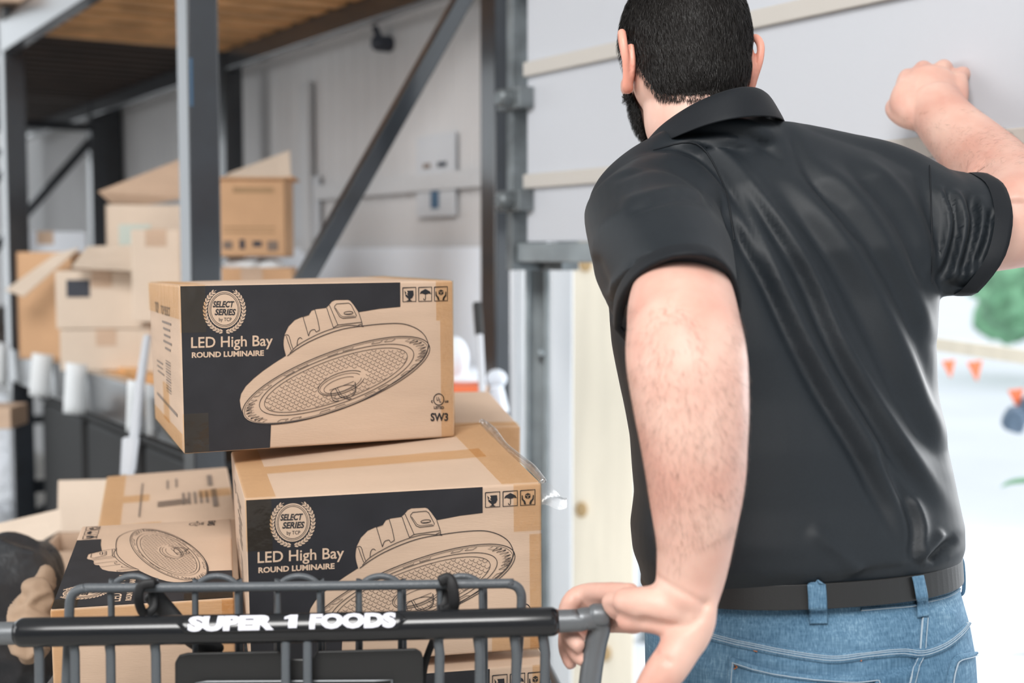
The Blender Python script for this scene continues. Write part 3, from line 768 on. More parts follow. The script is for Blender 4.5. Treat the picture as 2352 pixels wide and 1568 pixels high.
for p in (L0 + Vector((.03, .08, 0)), R0 + Vector((-.03, .08, 0)), L1 + Vector((.03, -.02, 0)), R1 + Vector((-.03, -.02, 0))):
    m = MB(); m.tube([p + Vector((-.012, 0, .062)), p + Vector((.012, 0, .062))], .058, 24); wh = m.build('wheel', M['rubber'], cart, smooth=False)
    m = MB(); m.box(p + Vector((-.02, -.02, .06)), (.04, 0, 0), (0, .04, 0), (0, 0, .10)); m.build('fork', M['tube'], cart, bevel=.004)

# ------------------------------------------------------------------ the man
hipc = P(1860, 1400, 1.56)
man = empty('person', (hipc.x, hipc.y, 0), 'person in black polo and blue jeans, seen from behind, gripping the cart handle', 'person')
def ringpts(spec, n=64, ex=2.35, push=0):
    xl, yl, xr, yr, dl, dr, th, back = spec
    xr -= 22 * min(1, max(0, (yr - 600) / 200))
    A, B_ = P(xl, yl, dl), P(xr, yr, dr); c = (A + B_) / 2; hx = (B_ - A) / 2
    hy = Vector((-hx.y, hx.x, 0)).normalized()
    out = []
    for k in range(n):
        t = 2 * math.pi * k / n; ct, s_ = math.cos(t), math.sin(t)
        X = abs(ct) ** (2 / ex) * (1 if ct > 0 else -1); Y = abs(s_) ** (2 / ex) * (1 if s_ > 0 else -1)
        yy = Y * (th if Y > 0 else back)
        out.append(c + hx * X * (1 + push) + hy * yy * (1 + push))
    return out
# torso rings seen from behind: left x,y  right x,y  depths  front/back thickness
TOR = [
 (1490, 1360, 2200, 1310, 1.54, 1.59, .14, .105),
 (1480, 1312, 2206, 1268, 1.54, 1.59, .15, .116),
 (1464, 1275, 2214, 1238, 1.54, 1.59, .15, .127),
 (1458, 1215, 2212, 1190, 1.54, 1.60, .15, .127),
 (1468, 1140, 2192, 1110, 1.54, 1.61, .14, .120),
 (1455, 1010, 2168, 1000, 1.55, 1.62, .13, .120),
 (1435, 900, 2150, 890, 1.56, 1.64, .13, .120),
 (1418, 790, 2138, 780, 1.56, 1.66, .13, .120),
 (1408, 690, 2135, 670, 1.57, 1.68, .13, .120),
 (1404, 600, 2130, 560, 1.58, 1.69, .125, .118),
 (1405, 520, 2112, 470, 1.59, 1.70, .12, .110),
 (1425, 450, 2085, 400, 1.60, 1.70, .105, .095),
 (1470, 385, 2010, 355, 1.62, 1.70, .085, .080),
 (1530, 330, 1910, 320, 1.64, 1.69, .065, .066),
 (1560, 290, 1820, 285, 1.65, 1.69, .055, .055),
]
sh = MB(); sh.loft([ringpts(r) for r in TOR])
# left sleeve, from the shoulder towards the camera and down
def ringfrom(pts, n=40):
    q = crom([P(*p) for p in pts] + [P(*pts[0])], 8)[:-1]
    L = [0]
    for i in range(len(q)): L.append(L[-1] + (q[(i + 1) % len(q)] - q[i]).length)
    out = []
    for k in range(n):
        s_ = L[-1] * k / n; i = max(j for j in range(len(q)) if L[j] <= s_ + 1e-9); i = min(i, len(q) - 1)
        out.append(q[i].lerp(q[(i + 1) % len(q)], (s_ - L[i]) / (L[i + 1] - L[i])))
    return out
cuffL = [(1418, 752, 1.43), (1428, 690, 1.37), (1462, 635, 1.32), (1515, 598, 1.285), (1575, 583, 1.27), (1635, 590, 1.275), (1675, 622, 1.30), (1692, 672, 1.35), (1688, 730, 1.41), (1640, 790, 1.47), (1560, 815, 1.49), (1470, 805, 1.47)]
cuffLr = ringfrom(cuffL)
cL = sum(cuffLr, Vector()) / len(cuffLr)
# intermediate ring shaped like outer sleeve contour
midL = ringfrom([(1368, 640, 1.50), (1362, 560, 1.45), (1400, 500, 1.40), (1470, 470, 1.36), (1560, 468, 1.355), (1640, 500, 1.38), (1680, 560, 1.42), (1685, 640, 1.48), (1650, 710, 1.54), (1560, 740, 1.57), (1460, 730, 1.57), (1400, 700, 1.54)])
shL = ringfrom([(1343, 530, 1.58), (1345, 475, 1.54), (1385, 420, 1.50), (1450, 385, 1.475), (1540, 390, 1.47), (1620, 430, 1.49), (1660, 500, 1.52), (1660, 590, 1.58), (1620, 660, 1.64), (1540, 680, 1.67), (1440, 660, 1.67), (1370, 600, 1.63)])
shL2 = ringfrom([(1375, 470, 1.66), (1385, 425, 1.63), (1420, 385, 1.60), (1480, 355, 1.57), (1550, 355, 1.56), (1620, 390, 1.56), (1660, 450, 1.58), (1660, 540, 1.62), (1620, 600, 1.68), (1540, 620, 1.72), (1450, 600, 1.73), (1395, 540, 1.70)])
cutL = [p.lerp(cL, .0) for p in cuffLr]
sh.loft([shL2, shL, midL, [a.lerp(b_, .55) for a, b_ in zip(midL, cutL)], cutL])
# right sleeve, upper arm out to the right
cuffR = ringfrom([(2262, 403, 1.70), (2298, 428, 1.66), (2316, 480, 1.62), (2316, 530, 1.60), (2300, 590, 1.59), (2262, 645, 1.60), (2228, 674, 1.62), (2190, 660, 1.68), (2180, 600, 1.74), (2185, 520, 1.78), (2200, 450, 1.77), (2228, 412, 1.74)])
r2 = ringfrom([(2180, 388, 1.71), (2218, 415, 1.665), (2240, 470, 1.63), (2245, 540, 1.61), (2240, 610, 1.605), (2215, 665, 1.61), (2180, 680, 1.63), (2130, 660, 1.68), (2120, 600, 1.74), (2122, 520, 1.78), (2135, 445, 1.77), (2155, 402, 1.74)])
r1 = ringfrom([(2085, 345, 1.71), (2125, 370, 1.66), (2150, 430, 1.63), (2155, 510, 1.61), (2150, 600, 1.61), (2140, 665, 1.62), (2110, 690, 1.65), (2070, 670, 1.70), (2050, 600, 1.75), (2045, 500, 1.78), (2050, 420, 1.77), (2065, 360, 1.74)])
r0 = ringfrom([(1990, 325, 1.71), (2020, 345, 1.66), (2040, 400, 1.64), (2045, 480, 1.63), (2040, 560, 1.64), (2020, 620, 1.65), (1990, 630, 1.68), (1960, 600, 1.72), (1950, 540, 1.76), (1950, 450, 1.77), (1955, 380, 1.76), (1970, 335, 1.74)])
sh.loft([r0, r1, r2, cuffR])
def ST(pts): sh.tube([P(x, y, d) for x, y, d, r in pts], [r * d / F_PX for x, y, d, r in pts], 32, sub=5)
ST([(1700, 395, 1.66, 112), (1600, 402, 1.64, 110), (1520, 422, 1.62, 105), (1460, 470, 1.585, 106), (1446, 520, 1.54, 101)])
ST([(1700, 395, 1.66, 112), (1800, 388, 1.67, 108), (1920, 408, 1.69, 106), (2020, 434, 1.70, 108), (2110, 475, 1.70, 106), (2170, 505, 1.70, 100)])
sh.ellipsoid(P(1655, 330, 1.665), (Vector((.088, 0, 0)), Vector((0, .092, 0)), Vector((0, 0, .040))), 32, 16)
shirt_me = remeshed(sh, .0042, 6, 'polo_shirt')

# folds in the cloth: (path seen on the cloth, half width px, height m) ; negative = crease
C8 = lambda pts: [(1320 + x / 1.306, 200 + y / 1.306) for x, y in pts]
FOLD = [
 (C8([(430, 330), (480, 430), (560, 570), (640, 740), (740, 930), (860, 1130), (1000, 1440)]), 13, -.0065),
 (C8([(470, 320), (520, 420), (600, 560), (690, 740), (790, 930), (900, 1110), (1020, 1380)]), 16, .0065),
 (C8([(500, 300), (600, 430), (680, 570), (760, 760), (850, 930), (960, 1110), (1100, 1300)]), 13, -.005),
 (C8([(540, 300), (640, 440), (730, 600), (800, 760), (900, 940), (1000, 1090), (1150, 1300)]), 14, .006),
 (C8([(560, 250), (700, 420), (800, 570), (880, 730), (960, 900), (1050, 1050), (1130, 1160)]), 13, -.0045),
 (C8([(600, 230), (760, 400), (870, 560), (950, 720), (1020, 880), (1080, 1020), (1110, 1100)]), 16, .006),
 (C8([(640, 210), (800, 360), (920, 530), (1000, 690), (1060, 860), (1085, 980)]), 12, -.004),
 (C8([(700, 200), (860, 350), (960, 500), (1030, 650), (1070, 780)]), 14, .005),
 (C8([(780, 200), (930, 340), (1010, 470), (1050, 600)]), 11, -.004),
 (C8([(850, 200), (980, 320), (1045, 450), (1065, 560)]), 12, .0045),
 (C8([(640, 120), (680, 220), (760, 350), (860, 480)]), 10, -.0035),
 (C8([(200, 190), (330, 160), (430, 190), (520, 280), (600, 400), (680, 560)]), 11, .0045),
 (C8([(170, 215), (300, 180), (390, 220), (460, 300), (530, 430), (600, 590)]), 9, -.005),
 (C8([(100, 265), (230, 205), (340, 220), (420, 300), (460, 400), (480, 520)]), 10, .004),
 (C8([(90, 290), (220, 232), (320, 250), (400, 320), (450, 430)]), 8, -.004),
 (C8([(230, 180), (380, 130), (520, 150), (640, 240)]), 9, -.0035),
 (C8([(210, 165), (350, 112), (500, 110), (620, 160)]), 9, .0035),
 (C8([(130, 355), (220, 325), (320, 310), (400, 330)]), 9, .003),
 (C8([(150, 375), (240, 345), (330, 330), (420, 360)]), 7, -.003),
 (C8([(120, 700), (130, 620), (170, 560), (240, 505)]), 9, -.006),
 (C8([(100, 640), (125, 590), (180, 530)]), 8, .004),
 (C8([(60, 500), (90, 580), (110, 650)]), 8, -.003),
 (C8([(800, 1490), (900, 1455), (1000, 1440), (1090, 1400), (1160, 1330)]), 9, -.003),
 (C8([(1040, 1430), (1060, 1390), (1110, 1330)]), 8, .005), (C8([(1070, 1430), (1100, 1390), (1150, 1350)]), 7, -.004),
 (C8([(1010, 1440), (1020, 1330), (980, 1220), (900, 1080)]), 9, -.004),
 (C8([(1030, 1410), (1045, 1320), (1010, 1220)]), 9, .004),
 (C8([(700, 1320), (800, 1400), (860, 1470)]), 12, .0025),
 # right sleeve drape
 (C8([(1080, 290), (1120, 370), (1120, 450), (1085, 560)]), 8, .006), (C8([(1100, 300), (1140, 380), (1138, 460), (1105, 580)]), 7, -.006),
 (C8([(1130, 300), (1165, 390), (1160, 480), (1130, 580)]), 8, .006), (C8([(1180, 310), (1200, 400), (1180, 500), (1150, 590)]), 8, -.007),
 (C8([(1215, 320), (1225, 400), (1200, 500), (1170, 600)]), 8, .004), (C8([(1250, 360), (1240, 450), (1200, 540)]), 8, -.006),
 (C8([(1265, 380), (1262, 450), (1235, 540)]), 7, .005), (C8([(1090, 590), (1150, 560), (1230, 560)]), 9, .005), (C8([(1080, 560), (1140, 600), (1200, 615)]), 9, -.004),
]
def apply_folds(me, folds, gain=1.0):
    co = get_co(me); no = get_no(me); x, y, d = unproj(co)
    dirs = co - np.array(CAM); dirs /= np.linalg.norm(dirs, axis=1)[:, None]
    facing = -(no * dirs).sum(1)
    wgt = np.clip(facing * 4 + .3, 0, 1)
    disp = np.zeros(len(co))
    for path, hw, h in folds:
        pp = np.array([(p.x, p.y) for p in crom([(a, b_, 0) for a, b_ in path], 6)])
        best = np.full(len(co), 1e9); tt = np.zeros(len(co)); n = len(pp) - 1
        for i in range(n):
            a = pp[i]; v = pp[i + 1] - a; L2 = v @ v
            t = np.clip(((x - a[0]) * v[0] + (y - a[1]) * v[1]) / L2, 0, 1)
            q = (x - a[0] - t * v[0]) ** 2 + (y - a[1] - t * v[1]) ** 2
            m_ = q < best; best[m_] = q[m_]; tt[m_] = (i + t[m_]) / n
        fade = np.clip(np.minimum(tt, 1 - tt) * 5, 0, 1); fade = fade * fade * (3 - 2 * fade)
        disp += h * fade * np.exp(-best / (2 * hw * hw))
    co += no * (disp * wgt * gain)[:, None]
    set_co(me, co)
apply_folds(shirt_me, FOLD, 1.4)
# broad soft unevenness of worn cloth
co = get_co(shirt_me); no = get_no(shirt_me)
dn = np.array([noise.noise(Vector(c) * 9) for c in co]) * .003
set_co(shirt_me, co + no * dn[:, None])
shirt = link('polo_shirt', shirt_me, M['shirt'], man, True)
bv_shirt = bvh_of(shirt_me)
# collar
up = [(1478, 334, 1.69), (1522, 284, 1.63), (1600, 232, 1.590), (1690, 200, 1.585), (1742, 204, 1.615), (1764, 238, 1.67), (1740, 290, 1.74), (1620, 345, 1.78), (1520, 360, 1.76)]
md = [(1470, 345, 1.69), (1520, 292, 1.615), (1608, 240, 1.572), (1700, 207, 1.567), (1758, 212, 1.60), (1780, 246, 1.67), (1755, 298, 1.76), (1620, 355, 1.80), (1505, 368, 1.77)]
lo = [(1474, 352, 1.685), (1540, 320, 1.592), (1630, 285, 1.552), (1720, 268, 1.550), (1790, 272, 1.60), (1805, 290, 1.68), (1770, 330, 1.77), (1620, 380, 1.82), (1500, 385, 1.78)]
inn = [(1490, 345, 1.69), (1540, 310, 1.64), (1620, 270, 1.61), (1690, 240, 1.60), (1730, 240, 1.625), (1745, 262, 1.67), (1725, 300, 1.73), (1620, 350, 1.765), (1540, 365, 1.75)]
b = MB(); R_ = [ringfrom(q, 64) for q in (inn, up, md, lo)]
b.loft([R_[0], R_[1], [a.lerp(c, .5) + Vector((0, 0, .002)) for a, c in zip(R_[1], R_[2])], R_[2], [a.lerp(c, .5) for a, c in zip(R_[2], R_[3])], R_[3]], cap=False)
col = b.build('collar', M['shirt2'], shirt, smooth=True)
sm = col.modifiers.new('s', 'SOLIDIFY'); sm.thickness = .0025; sb = col.modifiers.new('u', 'SUBSURF'); sb.levels = sb.render_levels = 1
# sleeve cuffs
def cuff(ring, ctr_inner, width, grow=.0035):
    c = sum(ring, Vector()) / len(ring); d = (ctr_inner - c).normalized(); rows = []
    for k in range(5):
        t = k / 4
        rows.append([p + (p - c).normalized() * (grow + .001 * math.sin(t * math.pi)) + d * (width * (t - .12)) for p in ring])
    inner = [[p + (p - c).normalized() * (-.004) + d * (width * t) for p in ring] for t in (.5, -.10)]
    b = MB(); b.loft(inner + rows, cap=False); return b.build('cuff', M['shirt2'], shirt, smooth=True)
cuff([p for p in cuffLr], sum(midL, Vector()) / 40, .022)
cuff(cuffR, sum(r2, Vector()) / 40, .022)
# seams of the shirt
for path in ([(1500, 345), (1600, 330), (1660, 420), (1682, 520), (1688, 600)], [(2135, 380), (2138, 450), (2140, 560), (2140, 650)]):
    b = MB(); ribbon(b, bv_shirt, path, .0022, .0002, .0010)
    if b.v: b.build('seam', M['shirt2'], shirt, smooth=True)

# ---- body: one continuous surface
bd = MB()
def rad(r_px, d): return r_px * d / F_PX
# torso core under the shirt
core = []
for r in TOR[2:]:
    q = ringpts(r, 32); c = sum(q, Vector()) / 32; core.append([c + (p - c) * .84 for p in q])
bd.loft(core)
# neck and head
hc = P(1573, 112, 1.70)
yawh = math.radians(12); HF_ = Vector((-math.sin(yawh), math.cos(yawh), -.10)).normalized(); HR = Vector((math.cos(yawh), math.sin(yawh), 0)); HU = HR.cross(HF_).normalized()
def HP(r, f, u): return hc + HR * r + HF_ * f + HU * u
bd.ellipsoid(HP(0, 0, .012), (HR * .0815, HF_ * .100, HU * .100), 40, 28)
bd.ellipsoid(HP(0, -.012, -.030), (HR * .0755, HF_ * .086, HU * .080), 40, 28)
bd.ellipsoid(HP(0, .038, -.062), (HR * .060, HF_ * .062, HU * .070), 32, 20)
bd.ellipsoid(HP(0, .070, -.098), (HR * .030, HF_ * .028, HU * .022), 20, 14)
bd.tube([P(1625, 400, 1.66), P(1608, 300, 1.665), HP(0, -.020, -.10), HP(0, -.01, -.04)], [.076, .066, .062, .060], 32, sub=5)
bd.tube([HP(0, .098, .0), HP(0, .112, -.025), HP(0, .118, -.040)], [.008, .010, .013], 12, sub=3)
for s_ in (-1, 1):
    bd.ellipsoid(HP(s_ * .014, .105, -.043), (HR * .008, HF_ * .010, HU * .007), 10, 8)
    bd.ellipsoid(HP(s_ * .032, .088, .018), (HR * .026, HF_ * .012, HU * .010), 12, 8)
    bd.ellipsoid(HP(s_ * .046, .072, -.035), (HR * .022, HF_ * .02, HU * .02), 12, 8)
bd.ellipsoid(HP(0, .098, -.066), (HR * .024, HF_ * .012, HU * .006), 14, 8); bd.ellipsoid(HP(0, .096, -.076), (HR * .021, HF_ * .012, HU * .007), 14, 8)
# left arm: upper arm inside the sleeve, elbow towards the camera, forearm hanging to the handle
bd.tube([P(1500, 500, 1.60), P(1540, 600, 1.47), P(1562, 680, 1.375), P(1566, 720, 1.335)], [.048, .050, .055, .0560], 28, sub=5)
fa = [(1566, 694, 1.332, 121), (1567, 722, 1.312, 127), (1570, 758, 1.295, 132), (1574, 800, 1.275, 137), (1580, 860, 1.265, 138), (1587, 930, 1.262, 134), (1593, 1000, 1.262, 126), (1597, 1070, 1.265, 117), (1598, 1140, 1.27, 107), (1597, 1200, 1.275, 97), (1594, 1260, 1.28, 87), (1588, 1315, 1.285, 80), (1580, 1362, 1.285, 74)]
bd.tube([P(x, y, d) for x, y, d, r in fa], [rad(r, d) for x, y, d, r in fa], 36, sub=4)
bd.ellipsoid(P(1628, 705, 1.290), (Vector((.022, 0, 0)), Vector((0, .022, 0)), Vector((0, 0, .024))), 16, 12)   # point of the elbow
# left hand
def T(pts, flat=None, n=20, sub=5): bd.tube([P(x, y, d) for x, y, d, r in pts], [rad(r, d) for x, y, d, r in pts], n, sub=sub, flat=flat)
T([(1585, 1350, 1.288, 64), (1560, 1378, 1.288, 58), (1510, 1388, 1.292, 50), (1455, 1392, 1.305, 44), (1412, 1395, 1.33, 40)], ((0, 1, .25), .62))   # palm
T([(1600, 1383, 1.280, 44), (1550, 1394, 1.278, 43), (1490, 1386, 1.284, 39), (1435, 1382, 1.300, 33)])             # heel, little finger side
T([(1605, 1370, 1.275, 45), (1602, 1430, 1.272, 42), (1578, 1470, 1.274, 46), (1548, 1500, 1.275, 42)])             # ball of the thumb
T([(1575, 1430, 1.282, 46), (1505, 1418, 1.292, 38), (1440, 1420, 1.308, 31)])
T([(1572, 1480, 1.273, 44), (1535, 1530, 1.270, 46), (1505, 1572, 1.270, 42), (1478, 1622, 1.272, 36), (1465, 1655, 1.275, 27)])  # thumb
dF = 1.380
for k, (pth) in enumerate((
    [(1450, 1362, 1.318, 25), (1395, 1360, 1.350, 24), (1345, 1362, dF + .005, 23), (1313, 1378, dF + .002, 22), (1300, 1420, dF, 21), (1312, 1460, 1.358, 20), (1330, 1482, 1.345, 18)],
    [(1455, 1385, 1.330, 25), (1390, 1378, 1.365, 24), (1335, 1382, dF + .016, 23), (1310, 1410, dF + .012, 22), (1306, 1460, dF + .004, 21), (1325, 1500, 1.362, 20), (1340, 1516, 1.352, 17)],
    [(1455, 1405, 1.335, 25), (1395, 1400, 1.372, 24), (1338, 1408, dF + .028, 22), (1308, 1440, dF + .024, 21), (1300, 1480, dF + .018, 20), (1306, 1512, 1.378, 18), (1312, 1528, 1.372, 15)],
    [(1460, 1430, 1.335, 26), (1400, 1432, 1.375, 23), (1345, 1438, dF + .034, 22), (1325, 1462, dF + .034, 21), (1318, 1490, dF + .030, 20), (1328, 1512, 1.39, 17)])):
    T(pth, n=16)
# right arm: upper arm out, forearm back up to the fist on the door
T([(2040, 500, 1.70, 80), (2150, 530, 1.70, 82), (2250, 538, 1.70, 88), (2325, 515, 1.705, 104)], n=28)
T([(2330, 500, 1.70, 104), (2322, 450, 1.755, 98), (2284, 398, 1.81, 90), (2240, 352, 1.855, 82), (2202, 312, 1.885, 72), (2168, 275, 1.915, 66), (2150, 248, 1.94, 62)], n=28)
T([(2165, 275, 1.915, 60), (2148, 245, 1.94, 62), (2138, 218, 1.96, 66), (2142, 190, 1.975, 60)], ((.2, 1, 0), .72), n=28)
T([(2100, 262, 1.94, 34), (2085, 240, 1.955, 40), (2088, 215, 1.965, 38), (2100, 200, 1.975, 34)], n=18)
T([(2180, 262, 1.93, 30), (2192, 225, 1.955, 32), (2195, 190, 1.975, 28)], n=18)
for pth in ([(2080, 225, 1.965, 22), (2078, 196, 1.975, 22), (2085, 178, 2.0, 21), (2092, 195, 2.03, 20), (2100, 225, 2.04, 18)],
            [(2115, 200, 1.97, 22), (2114, 172, 1.98, 21), (2122, 158, 2.0, 20), (2125, 180, 2.035, 20), (2130, 215, 2.045, 18)],
            [(2155, 195, 1.97, 22), (2158, 168, 1.98, 21), (2168, 155, 2.0, 20), (2170, 178, 2.035, 20), (2168, 212, 2.045, 18)],
            [(2190, 205, 1.965, 22), (2200, 180, 1.98, 20), (2212, 172, 2.0, 19), (2222, 190, 2.025, 18), (2221, 216, 2.03, 15)],
            [(2110, 275, 1.935, 28), (2078, 268, 1.955, 26), (2055, 252, 1.98, 22), (2062, 236, 2.01, 20), (2090, 232, 2.035, 18)]):
    T(pth, n=14)
body_me = remeshed(bd, .0030, 7, 'body')
# veins, tendons, unevenness
co = get_co(body_me); no = get_no(body_me)
x, y, d = unproj(co)
dn = np.array([noise.noise(Vector(c) * 22) for c in co]) * .0011
def crease(path, hw, h):
    global dn
    pp = np.array([(p.x, p.y) for p in crom([(a, b_, 0) for a, b_ in path], 6)]); best = np.full(len(co), 1e9)
    for i in range(len(pp) - 1):
        a = pp[i]; v = pp[i + 1] - a; t = np.clip(((x - a[0]) * v[0] + (y - a[1]) * v[1]) / (v @ v), 0, 1)
        best = np.minimum(best, (x - a[0] - t * v[0]) ** 2 + (y - a[1] - t * v[1]) ** 2)
    dn = dn + h * np.exp(-best / (2 * hw * hw)) * (-(no[:, 1]) > 0)
crease([(1500, 1318), (1540, 1345), (1590, 1372), (1625, 1392)], 5, -.0022)
crease([(1625, 1385), (1600, 1425), (1560, 1440), (1480, 1425)], 7, -.0030)
crease([(1500, 1495), (1540, 1522)], 5, -.0022)
crease([(1485, 1335), (1500, 1345)], 4, -.0012)
crease([(1400, 1395), (1440, 1420)], 6, -.0015)
set_co(body_me, co + no * dn[:, None])
# keep the covered body under the cloth
co = get_co(body_me); x, y, d = unproj(co)
for i in np.nonzero((x > 1330) & (x < 2260) & (y > 345) & (y < 1450) & ~((y > 590) & (x < 1740) & (d < 1.44)) & ~((x > 2020) & (y < 480) & (d > 1.78)))[0]:
    h = bv_shirt.find_nearest(Vector(co[i])); q = Vector(co[i]) - h[0]
    if q.dot(h[1]) > -.005 and q.length < .05: co[i] = h[0] - h[1] * .007
set_co(body_me, co)
body = link('body', body_me, M['skin'], man, True)
bv_body = bvh_of(body_me)

# ears
for s_ in (-1, 1):
    b = MB()
    E_ = lambda f, u, r: HP(s_ * (.0790 + r * .72), f - .006, u - .020)
    path = [E_(.012, -.020, -.004), E_(.012, .012, .004), E_(.004, .030, .012), E_(-.012, .033, .018), E_(-.024, .020, .021), E_(-.025, .0, .018), E_(-.016, -.020, .012), E_(-.004, -.036, .006), E_(.006, -.036, .001)]
    b.tube(path, [.004, .005, .0052, .0055, .0055, .0052, .0056, .0075, .005], 12, sub=5)
    rows = [[p.lerp(E_(-.004, 0, -.006), t) for p in crom(path, 5)] for t in (0, .4, .8, 1)]
    b2 = MB(); b2.tube([E_(-.006, .012, .004), E_(-.008, -.010, .004), E_(-.002, -.028, .002)], [.019, .020, .012], 14, sub=4, flat=(tuple(HR), .35))
    b.add(b2.v, b2.f)
    me = remeshed(b, .0016, 3, 'ear'); ear = link('ear', me, M['ear'], body, True)
    b = MB(); b.ellipsoid(HP(s_ * .032, .0835, .002), (HR * .0125, HF_ * .0125, HU * .0125), 16, 12); b.build('eye', M['eye'], body, smooth=True)
    b = MB(); b.ellipsoid(HP(s_ * .032, .0945, .002), (HR * .0055, HF_ * .003, HU * .0055), 12, 8); b.build('pupil', M['hair'], body, smooth=True)

# ---- hair cap and strands
def head_local(c):
    q = Vector(c) - hc; return q.dot(HR), q.dot(HF_), q.dot(HU)
def hair_mask(c):
    r, f, u = head_local(c)
    if u > .15 or abs(r) > .1: return False
    az = math.degrees(math.atan2(abs(r), -f))      # 0 back, 90 side
    if u > .03 and f < 0 and (((r - .010) / .009) ** 2 + ((u - .072) / .014) ** 2 < 1 + 2.5 * noise.noise(Vector(c) * 160) or ((r - .042) / .009) ** 2 + ((u - .066) / .010) ** 2 < 1 + 2.5 * noise.noise(Vector(c) * 160)): return False
    if az < 50: line = -.082 + .012 * (az / 50) ** 2
    elif az < 80: line = -.070 + (az - 50) / 30 * .058
    elif az < 118: line = -.012 + .02 * math.sin(az) 
    else: line = .045 + (az - 118) / 60 * .03
    return u > line + .003 * noise.noise(Vector(c) * 90)
def beard_mask(c):
    r, f, u = head_local(c)
    az = math.degrees(math.atan2(abs(r), -f))
    return (az > 99 and -.128 < u < -.045 and not (u > -.085 and az > 165 and u > -.060)) or (99 < az < 112 and -.06 <= u < .02)
def patch(mask, name, off, m_):
    vm = [mask(v.co) and (Vector(v.co) - hc).length < .17 for v in body_me.vertices]
    vs, fs, idx = [], [], {}
    for p in body_me.polygons:
        if all(vm[i] for i in p.vertices):
            f = []
            for i in p.vertices:
                if i not in idx: idx[i] = len(vs); vv = body_me.vertices[i]; vs.append(vv.co + vv.normal * off)
                f.append(idx[i])
            fs.append(f)
    me = bpy.data.meshes.new(name); me.from_pydata([tuple(v) for v in vs], [], fs)
    return me
def strands(me, n, length, wid, lift, jitter, down=True, taper_edge=None):
    vs = []; fs = []; polys = me.polygons; areas = np.array([p.area for p in polys]); pr = areas / areas.sum()
    for pi in rng.choice(len(polys), n, p=pr):
        p = polys[pi]; c0_ = me.vertices[p.vertices[0]].co; c1_ = me.vertices[p.vertices[1]].co; c2_ = me.vertices[p.vertices[2]].co
        u, v = rng.random(2)
        base = c0_ + (c1_ - c0_) * u + (c2_ - c0_) * v * .8; nrm = p.normal
        g = Vector((0, 0, -1)) + Vector(rng.normal(0, jitter, 3)) + HF_ * (-.35)
        if down == 'arm': g = down_dir(base) + Vector(rng.normal(0, jitter, 3))
        t = g - nrm * g.dot(nrm); t.normalize(); L = length * (0.6 + .7 * rng.random())
        sd = t.cross(nrm); sd = (sd + nrm * rng.normal(0, .5)).normalized() * wid / 2
        p1 = base + t * L * .5 + nrm * lift * L * .8; p2 = base + t * L + nrm * lift * L * .9
        i = len(vs); vs += [base - sd, base + sd, p1 - sd * .8, p1 + sd * .8, p2]
        fs += [(i, i + 1, i + 3, i + 2), (i + 2, i + 3, i + 4)]
    o = bpy.data.meshes.new('strands'); o.from_pydata([tuple(v) for v in vs], [], fs); return o
cap = patch(hair_mask, 'hair', .0022, None)
hair = link('hair', cap, M['hair'], man, True)
def thin(mask, c):
    return True
st_ = strands(cap, 26000, .011, .0006, .26, .16); o = link('hair_strands', st_, M['hair'], hair)
# soft edge of the hairline
edge = patch(lambda c: hair_mask(Vector(c) + HU * .010) and not hair_mask(c), 'edge', 0, None)
if len(edge.polygons):
    st_ = strands(edge, 2600, .007, .0004, .35, .3); link('hairline_strands', st_, M['hair'], hair)
bpy.data.meshes.remove(edge)
beard_me = patch(beard_mask, 'beard', .003, None)
beard = link('beard', beard_me, M['hair'], man, True)
if len(beard_me.polygons):
    link('beard_strands', strands(beard_me, 9000, .010, .0005, .5, .35), M['hair'], beard)
# arm hair
def down_dir(p): 
    return Vector((.25, 0, -1)) if p.x < .4 else Vector((.6, -.4, -.4))
xs, ys, ds = unproj(get_co(body_me))
def arm_patch(test):
    vm = [test(xs[i], ys[i], ds[i]) for i in range(len(xs))]; vs, fs, idx = [], [], {}
    for p in body_me.polygons:
        if all(vm[i] for i in p.vertices):
            f = []
            for i in p.vertices:
                if i not in idx: idx[i] = len(vs); vs.append(tuple(body_me.vertices[i].co))
                f.append(idx[i])
            fs.append(f)
    me = bpy.data.meshes.new('arm'); me.from_pydata(vs, [], fs); return me
body_no = get_co(body_me)
nz = [noise.noise(Vector(c) * 45) for c in body_no]
def soft(v, lo_, hi_, i, wd): return min(v - lo_, hi_ - v) / wd + 2.2 * nz[i] > .35
def arm_patch(test):
    vm = [test(i, xs[i], ys[i], ds[i]) for i in range(len(xs))]; vs, fs, idx = [], [], {}
    for p in body_me.polygons:
        if all(vm[i] for i in p.vertices):
            f = []
            for i in p.vertices:
                if i not in idx: idx[i] = len(vs); vs.append(tuple(body_me.vertices[i].co))
                f.append(idx[i])
            fs.append(f)
    me = bpy.data.meshes.new('arm'); me.from_pydata(vs, [], fs); return me
for test, n in ((lambda i, x_, y_, d_: 1425 < x_ < 1730 and 690 < y_ < 1330 and d_ < 1.36 and soft(y_, 690, 1330, i, 130), 5200), (lambda i, x_, y_, d_: x_ > 2070 and 250 < y_ < 500 and d_ > 1.70 and soft(y_, 250, 520, i, 60), 3200)):
    am = arm_patch(test)
    if len(am.polygons): link('arm_hair', strands(am, n, .008, .00015, .30, .35, 'arm'), M['armhair'], body)
    bpy.data.meshes.remove(am)

